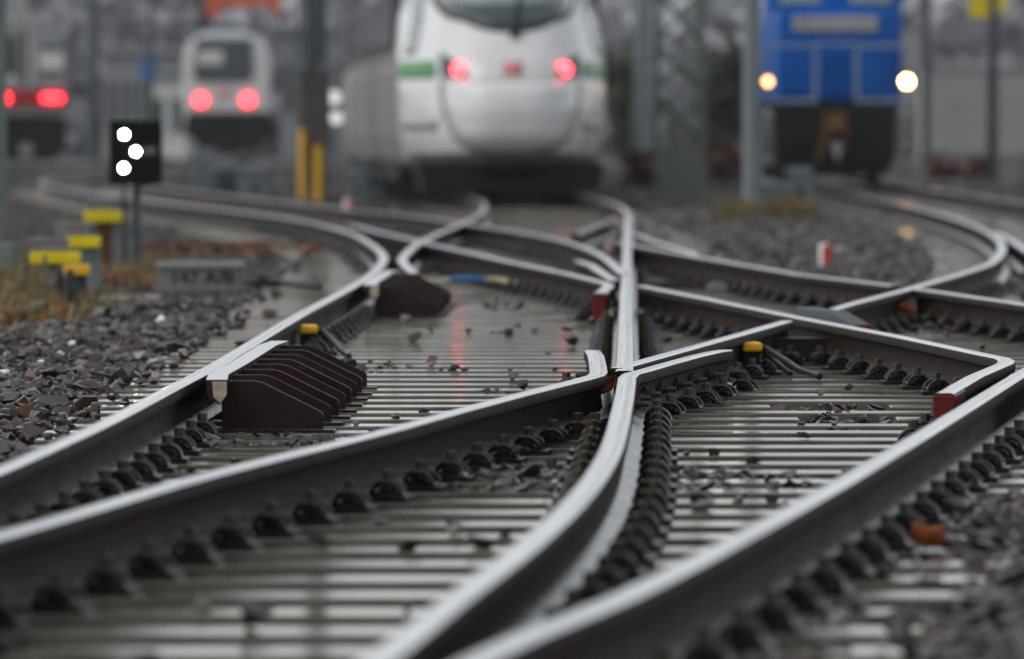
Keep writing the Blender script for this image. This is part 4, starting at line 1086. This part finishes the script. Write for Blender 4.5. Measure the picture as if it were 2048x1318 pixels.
m = MB(); m.prism([(wxx(376), wz(228)), (wxx(540), wz(228)), (wxx(546), wz(262)), (wxx(512), wz(298)), (wxx(405), wz(298)), (wxx(366), wz(262))], -.25, 17, 'y'); m.build('underframe', 'train black', W, bevel=.05)
for px in (402, 496):
    m = MB(); m.disc((wxx(px), -.08, wz(200)), .17, 'y', 18, .06); m.build('tail_light', 'tail red small', W)
m = MB(); m.box(wxx(440), wxx(458), -.03, -.005, wz(192), wz(182)); m.build('emblem', 'logo red', W)
# far left regional train
D = 205.0; gx = X(48, D); G = empty('regional_train', (gx, D, 0), .10, 'silver and red regional train at the left edge with a row of red lights', 'train')
def gz(py): return Z(py, D)
def gxx(px): return X(px, D)-gx
m = MB(); m.prism([(gxx(-45), gz(235)), (gxx(128), gz(235)), (gxx(136), gz(180)), (gxx(128), gz(60)), (gxx(100), gz(28)), (gxx(-20), gz(28)), (gxx(-45), gz(60))], 0, 22, 'y'); m.build('body', 'silver', G, bevel=.15)
m = MB(); m.box(gxx(-38), gxx(34), -.05, -.01, gz(150), gz(70)); m.box(gxx(46), gxx(72), -.05, -.01, gz(165), gz(60)); m.box(gxx(84), gxx(122), -.05, -.01, gz(150), gz(90)); m.build('window', 'glass', G)
m = MB(); m.box(gxx(-44), gxx(132), -.06, -.012, gz(214), gz(178)); m.build('red_band', 'regional red', G)
m = MB(); m.box(gxx(-44), gxx(30), -.07, -.065, gz(165), gz(152)); m.build('pale_panel', 'train white', G)
m = MB(); m.box(gxx(78), gxx(126), -.07, -.065, gz(140), gz(104)); m.build('pale_panel', 'train white', G)
m = MB(); m.prism([(gxx(-40), gz(320)), (gxx(110), gz(320)), (gxx(134), gz(290)), (gxx(134), gz(235)), (gxx(-45), gz(235))], .1, 21, 'y'); m.build('underframe', 'train black', G, bevel=.05)
m = MB(); m.tube([(gxx(52), -.3, gz(300)), (gxx(52), .2, gz(300))], .2, 14); m.build('buffer', 'train light grey', G)
for px, s in ((12, .11), (90, .08), (103, .10), (118, .09)):
    m = MB(); m.disc((gxx(px), -.14, gz(196)), s, 'y', 16, .06); m.build('tail_light', 'tail red small', G)
# white arched brackets above the left train
m = MB()
for pts in ([(28, -40), (40, 5), (52, 30), (66, 50)], [(98, -30), (118, 10), (132, 40), (136, 70)]):
    m.tube([(X(a, 190), 190, Z(b, 190)) for a, b in pts], .16 if pts[0][0] < 50 else .09, 8)
m.tube([(X(66, 190), 190, Z(50, 190)), (X(66, 190), 190, 2.2)], .10, 8)
tag(m.build('platform_canopy', 'step white', smooth=True), 'white curved struts above the regional train at the upper left', 'canopy')
# red signal gantry over the far white locomotive
D = 215; gt = empty('signal_gantry', (X(490, D), D, -.1), 0, 'orange red gantry frame above the distant white locomotive', 'gantry')
m = MB(); x0 = X(490, D)
m.box(X(412, D)-x0, X(560, D)-x0, -.2, .2, Z(12, D)+.1, Z(-22, D)+.1); m.build('beam', 'signal orange', gt)
m = MB(); m.box(X(416, D)-x0, X(440, D)-x0, -.15, .15, Z(34, D)+.1, Z(12, D)+.1); m.build('bracket', 'signal orange', gt)
m = MB(); m.box(X(545, D)-x0, X(560, D)-x0, -.15, .15, Z(34, D)+.1, Z(12, D)+.1); m.build('bracket', 'signal orange', gt)
m = MB(); m.box(X(596, D)-x0, X(606, D)-x0, -.1, .1, 0, 7); m.build('post', 'dark grey paint', gt)
m = MB(); m.box(X(300, D)-x0, X(308, D)-x0, -.1, .1, 0, 7); m.build('post', 'dark grey paint', gt)
m = MB(); m.box(X(300, D)-x0, X(606, D)-x0, -.08, .08, Z(-30, D)+.1, Z(-40, D)+.1); m.build('cross_beam', 'dark grey paint', gt)
# white dwarf signal lights beyond the grey mast
for px, py, s, lab in ((667, 195, .15, 'upper white round lamp on a short post beside the grey mast'), (672, 236, .12, 'lower white round lamp on a short post beside the grey mast')):
    D = 160 if py < 200 else 150; r = empty('white_lamp', (X(px, D), D, -.1), 0, lab, 'lamp')
    m = MB(); m.disc((0, 0, Z(py, D)+.1), s, 'y', 16, .08); m.build('lens', 'far white', r)
    m = MB(); m.box(-.05, .05, .08, .18, 0, Z(py, D)+.2); m.build('post', 'galvanised', r)

# ------------------------------------------------------------------ buildings in the haze
def building(px0, px1, pyt, D, depth, label, mt='wall pale', roof='roof grey', wins=5, winr=(.35, .75), name='building', wm='glass'):
    x0, x1 = X(px0, D), X(px1, D); h = Z(pyt, D); xc = (x0+x1)/2; hw = (x1-x0)/2
    r = empty(name, (xc, D, -.12), 0, label, 'building')
    m = MB(); m.box(-hw, hw, 0, depth, 0, h); m.build('wall', mt, r)
    m = MB(); m.box(-hw-.3, hw+.3, -.4, depth+.3, h+.002, h+.35); m.build('roof', roof, r, bevel=.05)
    wv = 2*hw/wins
    for k in range(wins):
        a = -hw + wv*(k+.22); m = MB(); m.box(a, a+wv*.56, -.05, -.005, h*winr[0], h*winr[1]); wn = m.build('window', wm, r)
        m = MB(); m.box(a-.06, a+wv*.56+.06, -.12, -.052, h*winr[0]-.1, h*winr[0]-.0); m.build('sill', 'step white', wn)
    return r
building(205, 345, 105, 330, 14, 'pale low station building between the left trains', wins=6)
building(300, 372, 150, 300, 9, 'small white annex left of the distant white locomotive', 'train white', wins=2)
building(560, 700, 60, 360, 12, 'grey hall behind the grey mast', 'roof grey', wins=4)
building(-150, 200, 60, 380, 14, 'long grey hall behind the regional train', 'wall pale', wins=8)
m = MB(); D = 290; m.box(X(286, D)-.15, X(308, D)+.1, D, D+.1, Z(160, D), Z(118, D)); tag(m.build('blue_sign', 'blue cloth'), 'small blue sign board in front of the pale station building', 'sign')
m = MB(); m.box(X(296, D)-.1, X(300, D), D+.1, D+.2, -.1, Z(118, D)); tag(m.build('sign_post', 'green paint'), 'thin green post behind the blue sign board', 'post')
# beige container-like shed on the right
D = 270; r = empty('beige_shed', (X(2050, D), D, -.12), 0, 'long beige panelled shed at the right edge', 'building')
x0 = X(2050, D)
for k, (a, b) in enumerate([(1858, 1990), (1993, 2130), (2133, 2260)]):
    m = MB(); m.box(X(a, D)-x0, X(b, D)-x0, 0, 8, .25, Z(142, D)+.12); p = m.build('wall_panel', 'pale panel', r, bevel=.04)
    m = MB()
    for q_ in np.linspace(a+8, b-8, 9): m.box(X(q_, D)-x0-.03, X(q_, D)-x0+.03, -.05, -.002, .3, Z(146, D)+.12)
    m.build('seam', 'train light grey', p)
m = MB(); m.box(X(1855, D)-x0, X(2262, D)-x0, .05, 8, 0, .248); m.build('plinth', 'old concrete', r)
m = MB(); m.box(X(1855, D)-x0, X(2262, D)-x0, -.1, 8.1, Z(142, D)+.122, Z(134, D)+.12); m.build('roof', 'roof grey', r)
# ------------------------------------------------------------------ damp air
m = MB(); m.box(-140, 140, -4, 700, -1.2, 28)
hz = m.build('haze', 'ground'); hz.data.materials.clear()
mt = bpy.data.materials.new('damp air'); mt.use_nodes = True; t = mt.node_tree; t.nodes.clear()
o_ = t.nodes.new('ShaderNodeOutputMaterial'); v_ = t.nodes.new('ShaderNodeVolumePrincipled')
v_.inputs['Color'].default_value = (.9, .92, .95, 1); v_.inputs['Density'].default_value = .00017; v_.inputs['Anisotropy'].default_value = .2
t.links.new(v_.outputs[0], o_.inputs['Volume']); hz.data.materials.append(mt); hz['kind'] = 'stuff'
